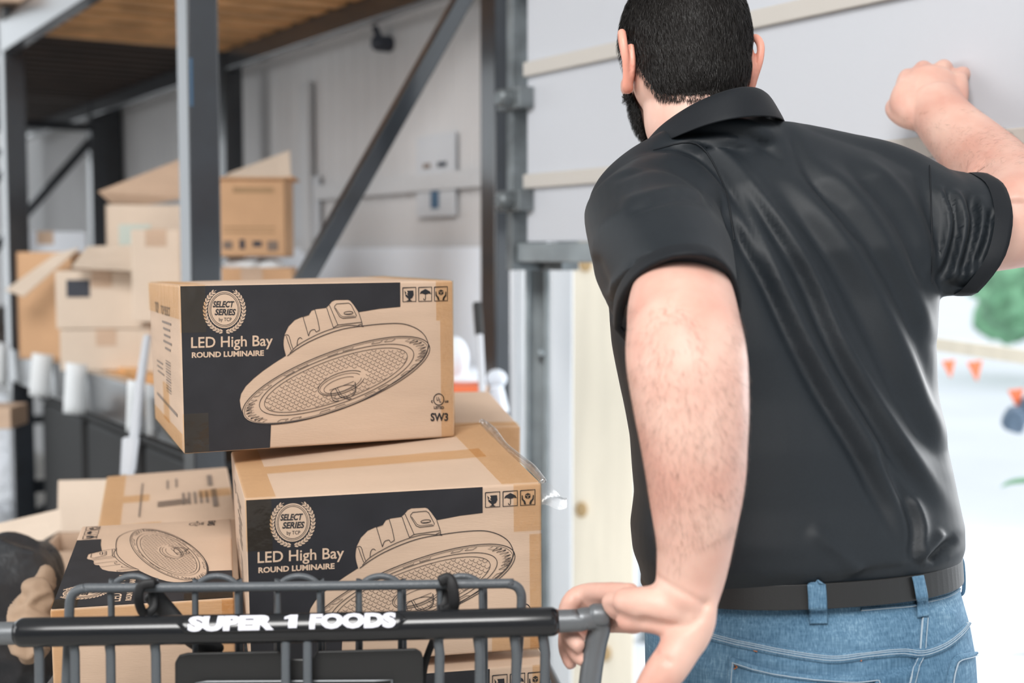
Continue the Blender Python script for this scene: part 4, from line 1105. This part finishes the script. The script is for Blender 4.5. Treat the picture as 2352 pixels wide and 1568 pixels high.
# ---- jeans
JR = [
 (1492, 1310, 2206, 1262, 1.545, 1.592, .135, .098),
 (1488, 1350, 2206, 1305, 1.545, 1.592, .138, .110),
 (1486, 1400, 2212, 1350, 1.545, 1.59, .14, .120),
 (1487, 1490, 2228, 1410, 1.545, 1.59, .14, .128),
 (1488, 1550, 2240, 1480, 1.545, 1.59, .14, .135),
 (1492, 1640, 2245, 1570, 1.545, 1.59, .14, .138),
 (1500, 1740, 2240, 1690, 1.55, 1.59, .135, .125),
 (1530, 1830, 2215, 1790, 1.55, 1.59, .12, .10),
]
jm = MB(); jm.loft([ringpts(r, 64, 2.15) for r in JR])
low = ringpts(JR[-1], 8); cc = sum([Vector(p) for p in low], Vector()) / 8
axx = Vector((1, .13, 0)).normalized()
for s_ in (-1, 1):
    t0 = cc + axx * .088 * s_ + Vector((0, .0, .10))
    jm.tube([t0, t0 + Vector((s_ * .015, .02, -.18)), Vector((cc.x + s_ * .115, cc.y + .04, .48)), Vector((cc.x + s_ * .13, cc.y + .0, .24)), Vector((cc.x + s_ * .135, cc.y - .01, .09))], [.105, .098, .078, .072, .066], 28, sub=6)
jeans_me = remeshed(jm, .0045, 5, 'jeans')
C2 = lambda pts: [(1480 + x / 2.697, 1240 + y / 2.697) for x, y in pts]
JF = [(C2([(1100, 560), (1300, 640), (1500, 640)]), 10, .002), (C2([(1440, 830), (1600, 790), (1700, 740)]), 9, -.003), (C2([(1440, 860), (1620, 830), (1700, 800)]), 9, .003),
      (C2([(600, 720), (800, 800), (1100, 830), (1400, 800)]), 9, -.0025), (C2([(560, 690), (800, 770), (1100, 800)]), 9, .002), (C2([(480, 470), (560, 540)]), 12, .0025),
      (C2([(1740, 400), (1850, 450), (1950, 480)]), 9, .002), (C2([(300, 760), (420, 820)]), 10, .003)]
apply_folds(jeans_me, JF)
jeans = link('jeans', jeans_me, M['denim'], man, True)
bv_j = bvh_of(jeans_me)
def seam(path, wd=.0035, m_='denim', nm='seam', th=.0016):
    b = MB(); ribbon(b, bv_j, path, wd, .0002, th)
    if b.v: return b.build(nm, M[m_], jeans, smooth=True)
yoke = C2([(395, 585), (560, 630), (680, 655), (850, 690), (1050, 722), (1200, 732), (1400, 705), (1600, 690), (1720, 700), (1850, 655), (1950, 580), (2010, 505)])
seam(yoke, .012, 'denim', 'yoke_seam', .0032)
for o_ in (-10, -2, 8): seam([(x_, y_ + o_ * .55) for x_, y_ in yoke], .0010, 'stitch', 'stitching', .0037)
seam(C2([(1735, 480), (1725, 600), (1715, 700), (1680, 790), (1655, 885)]), .008, 'denim', 'back_seam', .002)
for o_ in (-14, 14): seam([(x_ + o_ * .4, y_) for x_, y_ in C2([(1735, 480), (1725, 600), (1715, 700), (1680, 790), (1655, 885)])], .0009, 'stitch', 'stitching', .0024)
def pocket(poly, nm='back_pocket'):
    b = MB(); ribbon(b, bv_j, poly[:2] if False else poly, .0030, .0004, .003); b.build(nm + '_edge', M['denim'], jeans, smooth=True)
pk1 = C2([(525, 1100), (530, 900), (540, 760), (552, 748), (700, 800), (900, 840), (1120, 862), (1300, 868), (1425, 855), (1440, 870), (1435, 960), (1425, 1100)])
pk2 = C2([(1880, 1100), (1885, 885), (1905, 780), (1930, 735), (2000, 715), (2052, 695)])
for pk in (pk1, pk2):
    b = MB(); ribbon(b, bv_j, pk, .0075, .0003, .0040, sub=5); b.build('pocket_edge', M['denim'], jeans, smooth=True)
    for q in (3.5,): 
        b = MB(); ribbon(b, bv_j, [(x_ + q, y_ + q * 1.3) for x_, y_ in pk], .0011, .0010, .0044, sub=5); b.build('stitching', M['stitch'], jeans, smooth=True)
for p_ in (C2([(672, 645), (674, 680), (700, 690)]), C2([(1320, 722), (1340, 718), (1338, 750)]), C2([(548, 760), (575, 785), (556, 796)]), C2([(1410, 868), (1428, 872)])):
    seam(p_, .0012, 'rust', 'rivet_thread', .0030)
# belt
b = MB(); rings = []
BR0 = (1482, 1300, 2209, 1258, 1.545, 1.592, .145, .1235); BR1 = (1480, 1352, 2211, 1310, 1.545, 1.592, .148, .128)
for sp, g in ((BR0, -.02), (BR0, 0.0), (BR1, 0.0), (BR1, -.02)): rings.append(ringpts(sp, 96, 2.3, g))
b.loft(rings, cap=False); bt = b.build('belt', M['belt'], man, smooth=False, bevel=.001)
bv_b = bvh_of(bt.data)
# belt loops over belt and waistband
def loop_(poly, wd):
    b = MB(); rows = []
    for (px, py) in [tuple(p.xy) for p in crom([(q[0], q[1], 0) for q in poly], 6)]:
        h1, n1 = hit(bv_b, px, py); h2, n2 = hit(bv_j, px, py); hs_, n_ = hit(bv_shirt, px, py)
        c = [(h, n) for h, n in ((h1, n1), (h2, n2)) if h is not None]
        if not c: continue
        h, n = min(c, key=lambda q: (q[0] - CAM).length)
        sd = Vector((0, 0, 1)).cross(n).normalized()
        rows.append([h + sd * (wd * k) + n * (.0036 + .0014 * (abs(k) < .45) - .0009 * (abs(k) < .12)) for k in (-.5, -.4, -.2, -.1, 0, .1, .2, .4, .5)])
    b.loft(rows, cap=False, closed=False); o = b.build('belt_loop', M['denim'], jeans, smooth=True)
    s_ = o.modifiers.new('s', 'SOLIDIFY'); s_.thickness = .0015; return o
loop_(C2([(1060, 268), (1066, 340), (1070, 440), (1075, 520)]), .0215)
loop_(C2([(1668, 168), (1690, 260), (1708, 360), (1715, 475)]), .0175)
# waistband edge line at right
seam(C2([(1340, 432), (1500, 418), (1660, 405), (1760, 380), (1880, 345), (1950, 300)]), .003, 'denim', 'waistband_seam', .0024)
seam(C2([(1340, 438), (1500, 424), (1660, 411), (1760, 386), (1880, 351), (1950, 306)]), .001, 'stitch', 'stitching', .0026)
# side loop standing off the hip
b = MB(); b.tube([P(2203, 1275, 1.585), P(2211, 1290, 1.585), P(2214, 1325, 1.585), P(2213, 1358, 1.587), P(2205, 1366, 1.59)], .0022, 8, sub=4); b.build('belt_loop', M['denim'], jeans, smooth=True)
# shoes
for s_ in (-1, 1):
    c = Vector((cc.x + s_ * .135, cc.y, 0)); b = MB()
    b.tube([c + Vector((0, -.05, .055)), c + Vector((0, .03, .055)), c + Vector((0, .13, .045)), c + Vector((0, .20, .038))], [.045, .048, .046, .034], 18, sub=4)
    b.box(c + Vector((-.045, -.09, 0)), (.09, 0, 0), (0, .32, 0), (0, 0, .025))
    me = remeshed(b, .006, 5, 'shoe'); link('shoe', me, M['shoe'], man, True)

# ------------------------------------------------------------------ things on and around the rack
def obox(mb, c, ax, ay, sx, sy, sz, mi=0): mb.box(c - ax * sx / 2 - ay * sy / 2, ax * sx, ay * sy, Z * sz, mi)
def open_carton(label, c, ang, sx, sy, sz, flaps, m_='card_pale', group='cartons on the rack shelf', marks=()):
    ax = Vector((math.cos(ang), math.sin(ang), 0)); ay = Vector((-ax.y, ax.x, 0)); th = .006
    root = empty('open_cardboard_box', c, label, 'box', group)
    b = MB(); lo_ = c - ax * sx / 2 - ay * sy / 2
    b.box(lo_, ax * sx, ay * th, Z * sz); b.box(lo_ + ay * (sy - th), ax * sx, ay * th, Z * sz)
    b.box(lo_, ax * th, ay * sy, Z * sz); b.box(lo_ + ax * (sx - th), ax * th, ay * sy, Z * sz); b.box(lo_, ax * sx, ay * sy, Z * th)
    b.build('carton_wall', M[m_], root)
    for side, a_, ln, fm in flaps:      # side: f b l r ; angle above horizontal outwards
        if side in 'fb':
            s_ = -1 if side == 'f' else 1; hinge = c + ay * (s_ * sy / 2) - ax * sx / 2 + Z * sz; out = ay * s_ * math.cos(a_) + Z * math.sin(a_); al = ax * sx
        else:
            s_ = -1 if side == 'l' else 1; hinge = c + ax * (s_ * sx / 2) - ay * sy / 2 + Z * sz; out = ax * s_ * math.cos(a_) + Z * math.sin(a_); al = ay * sy
        nn = al.normalized().cross(out).normalized()
        b = MB(); b.box(hinge, al, out * ln, nn * .005); b.build('flap', M[fm], root)
    for (u, v, w_, h, mm_) in marks:
        b = MB(); o = lo_ + ax * (sx * u) + Z * (sz * v) - ay * .0015; b.box(o, ax * sx * w_, ay * .001, Z * sz * h); b.build('printed_mark', M[mm_], root)
    return root
def closed_carton(label, c, ang, sx, sy, sz, m_='card_pale', group='cartons on the rack shelf', marks=(), top=None):
    ax = Vector((math.cos(ang), math.sin(ang), 0)); ay = Vector((-ax.y, ax.x, 0))
    root = empty('cardboard_box', c, label, 'box', group)
    b = MB(); obox(b, c, ax, ay, sx, sy, sz); b.build('shell', M[m_], root, bevel=.004)
    b = MB(); b.box(c - ax * .03 - ay * (sy / 2 + .001) + Z * (sz - .05), ax * .06, ay * (sy + .002), Z * .051); b.build('tape_strip', M['card_in'] if False else M['card'], root)
    for (u, v, w_, h, mm_) in marks:
        b = MB(); o = c - ax * sx / 2 - ay * sy / 2 + ax * (sx * u) + Z * (sz * v) - ay * .0015; b.box(o, ax * sx * w_, ay * .001, Z * sz * h); b.build('printed_mark', M[mm_], root)
    return root
SH = 1.045
def on(px, d, z): 
    v = P(px, 800, d); return Vector((v.x, v.y, z))
A0 = .35
dk = 4.0
# lower row on the shelf
closed_carton('pale closed carton on the rack shelf, left of the printed stack', on(262, 4.05, SH), A0 - .2, .27, .30, .125)
OC1 = open_carton('carton lying open on its side with a brown inside, at left end of the shelf', on(150, 4.45, SH), A0 - .5, .20, .26, .36, [], 'card_warm')
CC2 = closed_carton('pale carton with a dark printed square, second layer on the shelf', on(255, 4.05, SH + .127), A0 - .2, .27, .30, .175, marks=[(.12, .55, .25, .30, 'dark')])
OC3 = open_carton('carton with big raised flap showing brown inside, topmost left of the post', on(375, 4.15, SH + .305), A0 - .12, .32, .26, .20, [], 'card_pale', marks=[(.12, .2, .30, .5, 'darkink_green')])
closed_carton('small blank carton between the marked carton and the upright post', on(372, 3.85, SH + .155), A0 - .2, .14, .2, .27)
closed_carton('carton at shelf level behind the upright post', on(380, 3.9, SH), A0 - .2, .12, .2, .15)
closed_carton('warm brown carton below the orange-brown open one', on(590, 3.75, SH + .0), A0 - .25, .22, .24, .315, 'card_warm')
b = MB()
for k in range(40):
    a = rng.random(2); b.ellipsoid(on(530 + a[0] * 110, 3.68 + a[1] * .1, SH + .318 + .006 * rng.random()), (Vector((.03, 0, 0)), Vector((0, .03, 0)), Vector((0, 0, .018))), 10, 6)
me = remeshed(b, .006, 3, 'plastic_wrap'); o = link('plastic_sheet', me, M['paper'], None, True); tag(o, 'crumpled white plastic sheet between two warm brown cartons', 'plastic sheet')
OC4 = open_carton('orange-brown open carton with one upright flap, right of the upright post', on(588, 3.75, SH + .345), A0 - .27, .205, .22, .225, [('f', -.15, .012, 'card_warm'), ('r', .15, .02, 'card_warm')], 'card_warm',
    marks=[(.14, .10, .12, .10, 'inkfaint'), (.36, .10, .07, .12, 'dark'), (.54, .13, .12, .07, 'dark'), (.74, .08, .14, .12, 'inkfaint'), (.28, .80, .55, .07, 'card_in'), (.14, .3, .7, .02, 'card_in'), (.14, .36, .7, .02, 'card_in')])
closed_carton('grey lidded container at the far end of the shelf', on(225, 4.75, SH + .0), A0, .34, .22, .30, 'liner')
closed_carton('white sloped crate behind the left upright', on(110, 5.1, SH), A0, .30, .22, .44, 'liner')
closed_carton('carton stored above on the upper deck at left', on(90, 4.9, 2.30), A0, .5, .4, .3, 'card')
closed_carton('white carton on the shelf behind the diagonal brace', on(900, 3.62, SH), .567, .62, .2, .02, 'liner')
def flapq(parent, pts, m_):
    q = [P(*p) for p in pts]; n = (q[1] - q[0]).cross(q[2] - q[0]).normalized() * .005; k = len(q); b = MB()
    b.add(q + [p + n for p in q], [tuple(range(k)), tuple(reversed(range(k, 2 * k)))] + [(i, (i + 1) % k, k + (i + 1) % k, k + i) for i in range(k)]); b.build('flap', M[m_], parent)
flapq(OC1, [(182, 572, 4.18), (130, 585, 4.2), (14, 668, 4.12), (55, 682, 4.08)], 'card_pale')
flapq(CC2, [(200, 566, 3.92), (348, 560, 3.92), (352, 622, 3.78), (165, 612, 3.78)], 'card_pale')
flapq(OC3, [(225, 440, 3.95), (428, 360, 3.97), (428, 455, 4.0), (270, 482, 4.0)], 'card')
flapq(OC4, [(525, 398, 3.9), (665, 345, 3.9), (668, 410, 3.86), (510, 412, 3.86)], 'card_pale')
# paper tags hanging on the beam
G2 = 'paper tags hanging from the shelf beam'
def tagp(px, y0, y1, wpx, where='', lean=0):
    b = MB(); n = 6; rows = []
    t_ = ((RO.x + RB.x * -.03) - (px - CX) / F_PX * (RO.y + RB.y * -.03)) / ((px - CX) / F_PX * RA.y - RA.x); d = RO.y + RB.y * -.03 + RA.y * t_
    for i in range(n + 1):
        k = i / n
        rows.append([P(px + wpx * (q - .5) + lean * k, y0 + (y1 - y0) * k + 6 * q, d - .004 * math.sin(k * 2.6) + .03 * q) for q in (0, .5, 1)])
    b.loft(rows, cap=False, closed=False); o = b.build('paper_tag', M['paper'], None, smooth=True)
    s_ = o.modifiers.new('s', 'SOLIDIFY'); s_.thickness = .001
    tag(o, 'white paper tag on the shelf beam, ' + where, 'tag', G2)
tagp(98, 810, 908, 48, 'nearest the left upright', -8)
tagp(176, 832, 948, 50, 'alone in the middle of the beam', -6)
tagp(312, 872, 990, 38, 'just left of the grey pole', -4)
tagp(346, 880, 1000, 24, 'just right of the grey pole', 4)
tagp(6, 785, 880, 26, 'beyond the left upright', -2)
# grey pole leaning on the beam
b = MB(); b.tube([P(338, 775, 3.1), P(322, 880, 3.05), P(300, 1075, 2.95)], [.009, .011, .012], 12)
b.tube([P(300, 1010, 2.96), P(292, 1090, 2.94)], [.020, .016], 12, flat=((0, 1, 0), .5))
b.tube([P(292, 1085, 2.94), P(300, 2000, 3.0)], .012, 10)
o = b.build('leaning_pole', M['door'], None, smooth=True); tag(o, 'light grey pole leaning against the shelf beam', 'pole')
# posters, hook, broom, bits by the post
def notice(label, t0, t1, z0_, z1_, marks):
    r = empty('wall_notice', W(t0, 1.0, z0_), label, 'poster'); b = MB(); slab(b, t0, t1, 1.020, 1.027, z0_, z1_); b.build('sheet', M['poster'], r)
    for (a, c, e, f, m_) in marks: b = MB(); slab(b, t0 + (t1 - t0) * a, t0 + (t1 - t0) * c, 1.017, 1.0195, z0_ + (z1_ - z0_) * e, z0_ + (z1_ - z0_) * f); b.build('printed_mark', M[m_], r)
def tz(px, py, D=1.02):
    k = (px - CX) / F_PX; t = ((RO.x + RB.x * D) - k * (RO.y + RB.y * D)) / (k * RA.y - RA.x); yv = RO.y + RB.y * D + RA.y * t
    return t, 1.4 - (py - 582) / F_PX * yv
t1, z1 = tz(958, 500); t0, z2 = tz(1045, 305)
notice('pale notice with dark and blue marks on the grey wall', t0, t1, z1, z2, [(.2, .42, .60, .66, 'dark'), (.62, .8, .60, .66, 'inkfaint'), (.40, .60, .10, .36, 'blue')])
t1, z1 = tz(680, 550); t0, z2 = tz(735, 405)
notice('smaller pale notice on the wall beside the orange-brown carton', t0, t1, z1, z2, [(.35, .65, .15, .5, 'poster'), (.35, .65, .25, .45, 'blue')])
t, z = tz(890, 108); b = MB(); b.tube([W(t, 1.03, z), W(t, .99, z)], .028, 14); b.tube([W(t, 1.0, z + .01), W(t, .98, z + .05)], .012, 8)
tag(b.build('wall_hook', M['dark'], None, smooth=True), 'small dark fixture high on the grey wall', 'hook')
br = empty('broom', (on(1105, 3.1, 0)), 'broom with a black grip standing by the right rack upright', 'broom')
b = MB(); b.tube([P(1096, 700, 3.10), P(1101, 765, 3.09)], .011, 12); b.build('grip', M['rubber'], br, smooth=True)
b = MB(); b.tube([P(1101, 760, 3.09), P(1108, 905, 3.05), P(1140, 1600, 2.9)], .0085, 10); b.build('broom_handle', M['door'], br, smooth=True)
b = MB(); c = P(1158, 1985, 2.85); b.box(Vector((c.x - .13, c.y - .03, .0)), (.26, 0, 0), (0, .05, 0), (0, 0, .12)); b.tube([P(1140, 1600, 2.9), Vector((c.x, c.y, .10))], .0085, 10); b.build('broom_head', M['rubber'], br, bevel=.006)
b = MB(); b.ellipsoid(P(1140, 870, 3.42), (Vector((.028, 0, 0)), Vector((0, .02, 0)), Vector((0, 0, .026))), 20, 14); b.tube([P(1140, 895, 3.42), P(1142, 940, 3.42)], [.02, .03], 14)
tag(b.build('hard_hat', M['liner'], None, smooth=True), 'small round white hat hanging on the right rack upright', 'hat')
b = MB(); c = P(1070, 905, 3.2); b.box(c + Vector((-.07, 0, 0)), (.11, 0, 0), (0, .12, 0), (0, 0, .02)); b.box(c + Vector((-.07, 0, -.05)), (.11, 0, 0), (0, .12, 0), (0, 0, .045))
tag(b.build('small_bin', M['orange'], None, bevel=.004), 'orange and dark bin edge behind the topmost carton', 'bin')
b = MB(); c = P(1070, 885, 3.35); b.ellipsoid(c, (Vector((.055, 0, 0)), Vector((0, .05, 0)), Vector((0, 0, .03))), 16, 10); b.ellipsoid(c + Vector((-.03, 0, .07)), (Vector((.04, 0, 0)), Vector((0, .04, 0)), Vector((0, 0, .06))), 16, 10)
tag(link('white_bag', remeshed(b, .006, 3, 'bag'), M['liner'], None, True), 'white plastic bag behind the topmost carton at the broom', 'bag')
# floor clutter at left: cartons, bags
G3 = 'cartons on the floor left of the cart'
OC5 = open_carton('open pale carton with spread flaps behind the cart at left', on(195, 2.75, .50), .15, .17, .2, .28, [('b', 1.35, .115, 'card_pale'), ('r', .8, .06, 'card')], 'card', G3)
b = MB(); c = on(185, 2.75, 0); b.box(c + Vector((-.30, -.2, 0)), (.40, 0, 0), (0, .30, 0), (0, 0, .495)); tag(b.build('storage_crate', M['rack'], None, bevel=.01), 'dark crate under the open pale carton', 'crate')
flapq(OC5, [(138, 1168, 2.68), (142, 1215, 2.66), (60, 1262, 2.6), (-60, 1290, 2.55), (-60, 1215, 2.6)], 'card_pale')
def blob(name, label, cat, m_, parts, vox=.008, it=3, amp=.012, fr=14):
    b = MB()
    for c, r in parts: b.ellipsoid(c, (Vector((r[0], 0, 0)), Vector((0, r[1], 0)), Vector((0, 0, r[2]))), 20, 14)
    me = remeshed(b, vox, it, name); co = get_co(me); no = get_no(me)
    dn = np.array([1 - 2 * abs(noise.noise(Vector(c_) * fr)) for c_ in co]) * amp; set_co(me, co + no * dn[:, None])
    return tag(link(name, me, M[m_], None, True), label, cat)
def at(px, py, d): return P(px, py, d)
blob('plastic_bag', 'crumpled black plastic bag at left, under the pale flap', 'bag', 'blackbag', [(at(10, 1370, 2.2), (.085, .1, .10)), (at(75, 1330, 2.3), (.055, .06, .06)), (at(-70, 1560, 2.2), (.14, .14, .16)), (at(-90, 1800, 2.2), (.15, .15, .2)), (at(-110, 2150, 2.2), (.15, .15, .2)), (at(-110, 2480, 2.2), (.16, .16, .2))])
blob('paper_bag', 'crumpled brown paper bag just left of the cart', 'bag', 'brownpaper', [(at(82, 1385, 1.95), (.020, .02, .035)), (at(104, 1335, 1.97), (.008, .01, .022)), (at(70, 1440, 1.95), (.028, .03, .05)), (at(55, 1390, 1.95), (.008, .02, .02))], .0035, 1, .009, 40)
blob('plastic_bag', 'bundle of white and dark plastic low behind the left upright', 'bag', 'liner', [(at(10, 1000, 5.0), (.08, .06, .17)), (at(10, 1110, 5.0), (.09, .08, .16)), (at(-40, 1250, 5.0), (.16, .16, .22)), (at(-40, 1380, 5.0), (.16, .16, .2))])
b = MB(); c = at(10, 985, 3.9); b.box(c + Vector((-.16, 0, -.0)), (.18, 0, 0), (0, .14, 0), (0, 0, .065)); tag(b.build('cardboard_box', M['card'], None, bevel=.003), 'thin brown carton edge on the white bundle at frame edge', 'box')
# dark tubs added to fill the shade under the shelf
for i, (t, lab) in enumerate(((.10, 'added dark filler tub in the lower rack bay, nearest the cart'), (.73, 'added dark filler tub in the middle of the lower rack bay'), (1.36, 'added dark filler tub in the lower rack bay by the left upright'))):
    b = MB(); slab(b, t, t + .58, .08, .80, .0, .86); slab(b, t - .01, t + .59, .07, .81, .86, .89); tag(b.build('filler_tub', M['strap'], None, bevel=.02), lab, 'tub', 'dark filler tubs in the lower bay')

# ------------------------------------------------------------------ outside
post_ = empty('timber_post', P(1388, 900, 3.9), 'pale knotty timber post standing outside the raised door', 'post')
a_, c_ = P(1316, 582, 3.9), P(1462, 582, 3.95)
b = MB(); b.box(Vector((a_.x, a_.y, -.02)), Vector((c_.x - a_.x, c_.y - a_.y, 0)), (0, .14, 0), (0, 0, 3.2)); b.build('post_shaft', M['lumber'], post_, bevel=.004)
for px, py, r in ((1345, 605, .020), (1338, 1178, .019), (1395, 1520, .02), (1450, 720, .012)):
    b = MB(); c = P(px, py, 3.9); b.ellipsoid(Vector((c.x, a_.y - .000, c.z)), (Vector((r, .0, 0)), Vector((0, .004, 0)), Vector((0, 0, r * 1.3))), 16, 8); b.build('knot', M['knot'], post_, smooth=True)
b = MB(); a_, c_ = P(1478, 582, 4.6), P(1500, 582, 4.6); b.box(Vector((a_.x, a_.y, -.02)), Vector((c_.x - a_.x, 0, 0)), (0, .05, 0), (0, 0, 3.0))
tag(b.build('steel_post', M['galv'], None), 'thin grey steel post just right of the timber post', 'post')
b = MB(); a_, c_ = P(2080, 765, 5.0), P(2420, 812, 4.4); dv = c_ - a_; b.box(a_, dv, (0, .06, 0), (0, 0, -.052))
for f in (.02, .97): p = a_ + dv * f; b.box(Vector((p.x, p.y + .06, -.02)), (.05, 0, 0), (0, .05, 0), (0, 0, p.z - .0))
tag(b.build('timber_rail', M['lumber'], None, bevel=.003), 'pale timber rail outside at right of the man', 'rail')
def pennant(px, py, d, s, label, m_='orange'):
    c = P(px, py, d); b = MB(); b.add([c + Vector(v) for v in ((-s, 0, s), (s, .01, s * 1.2), (s * .3, .0, -s * 1.4), (-s, .012, s), (s, .022, s * 1.2), (s * .3, .012, -s * 1.4))], [(0, 1, 2), (5, 4, 3), (0, 3, 4, 1), (1, 4, 5, 2), (2, 5, 3, 0)])
    tag(b.build('cloth_pennant', M[m_], None), label, 'flag')
pennant(2180, 845, 5.2, .028, 'orange cloth pennant hanging below the timber rail, nearest the shirt'); pennant(2240, 850, 5.2, .032, 'red-orange pennant in the middle below the timber rail')
pennant(2335, 915, 4.8, .030, 'orange pennant above the blue-grey tarp corner')
blob('tarp', 'blue-grey folded tarp hanging at the right frame edge', 'tarp', 'tarp', [(at(2330, 965, 4.8), (.04, .03, .05)), (at(2375, 940, 4.8), (.06, .03, .05))], .008, 2, .01, 20)
b = MB(); a_ = P(2300, 1118, 4.6); b.tube([a_, P(2330, 1105, 4.6), P(2420, 1098, 4.6)], [.002, .010, .012], 10, sub=3)
tag(b.build('dark_branch', M['leaf'], None, smooth=True), 'thin dark green branch at the right frame edge', 'branch')
blob('bush', 'blurred pale green bush far outside at the right', 'bush', 'leaf', [(at(2352, 650, 14), (.5, .4, .45)), (at(2260, 600, 15), (.4, .4, .3)), (at(2330, 730, 14.5), (.35, .4, .2))], .04, 1, .12, 5)
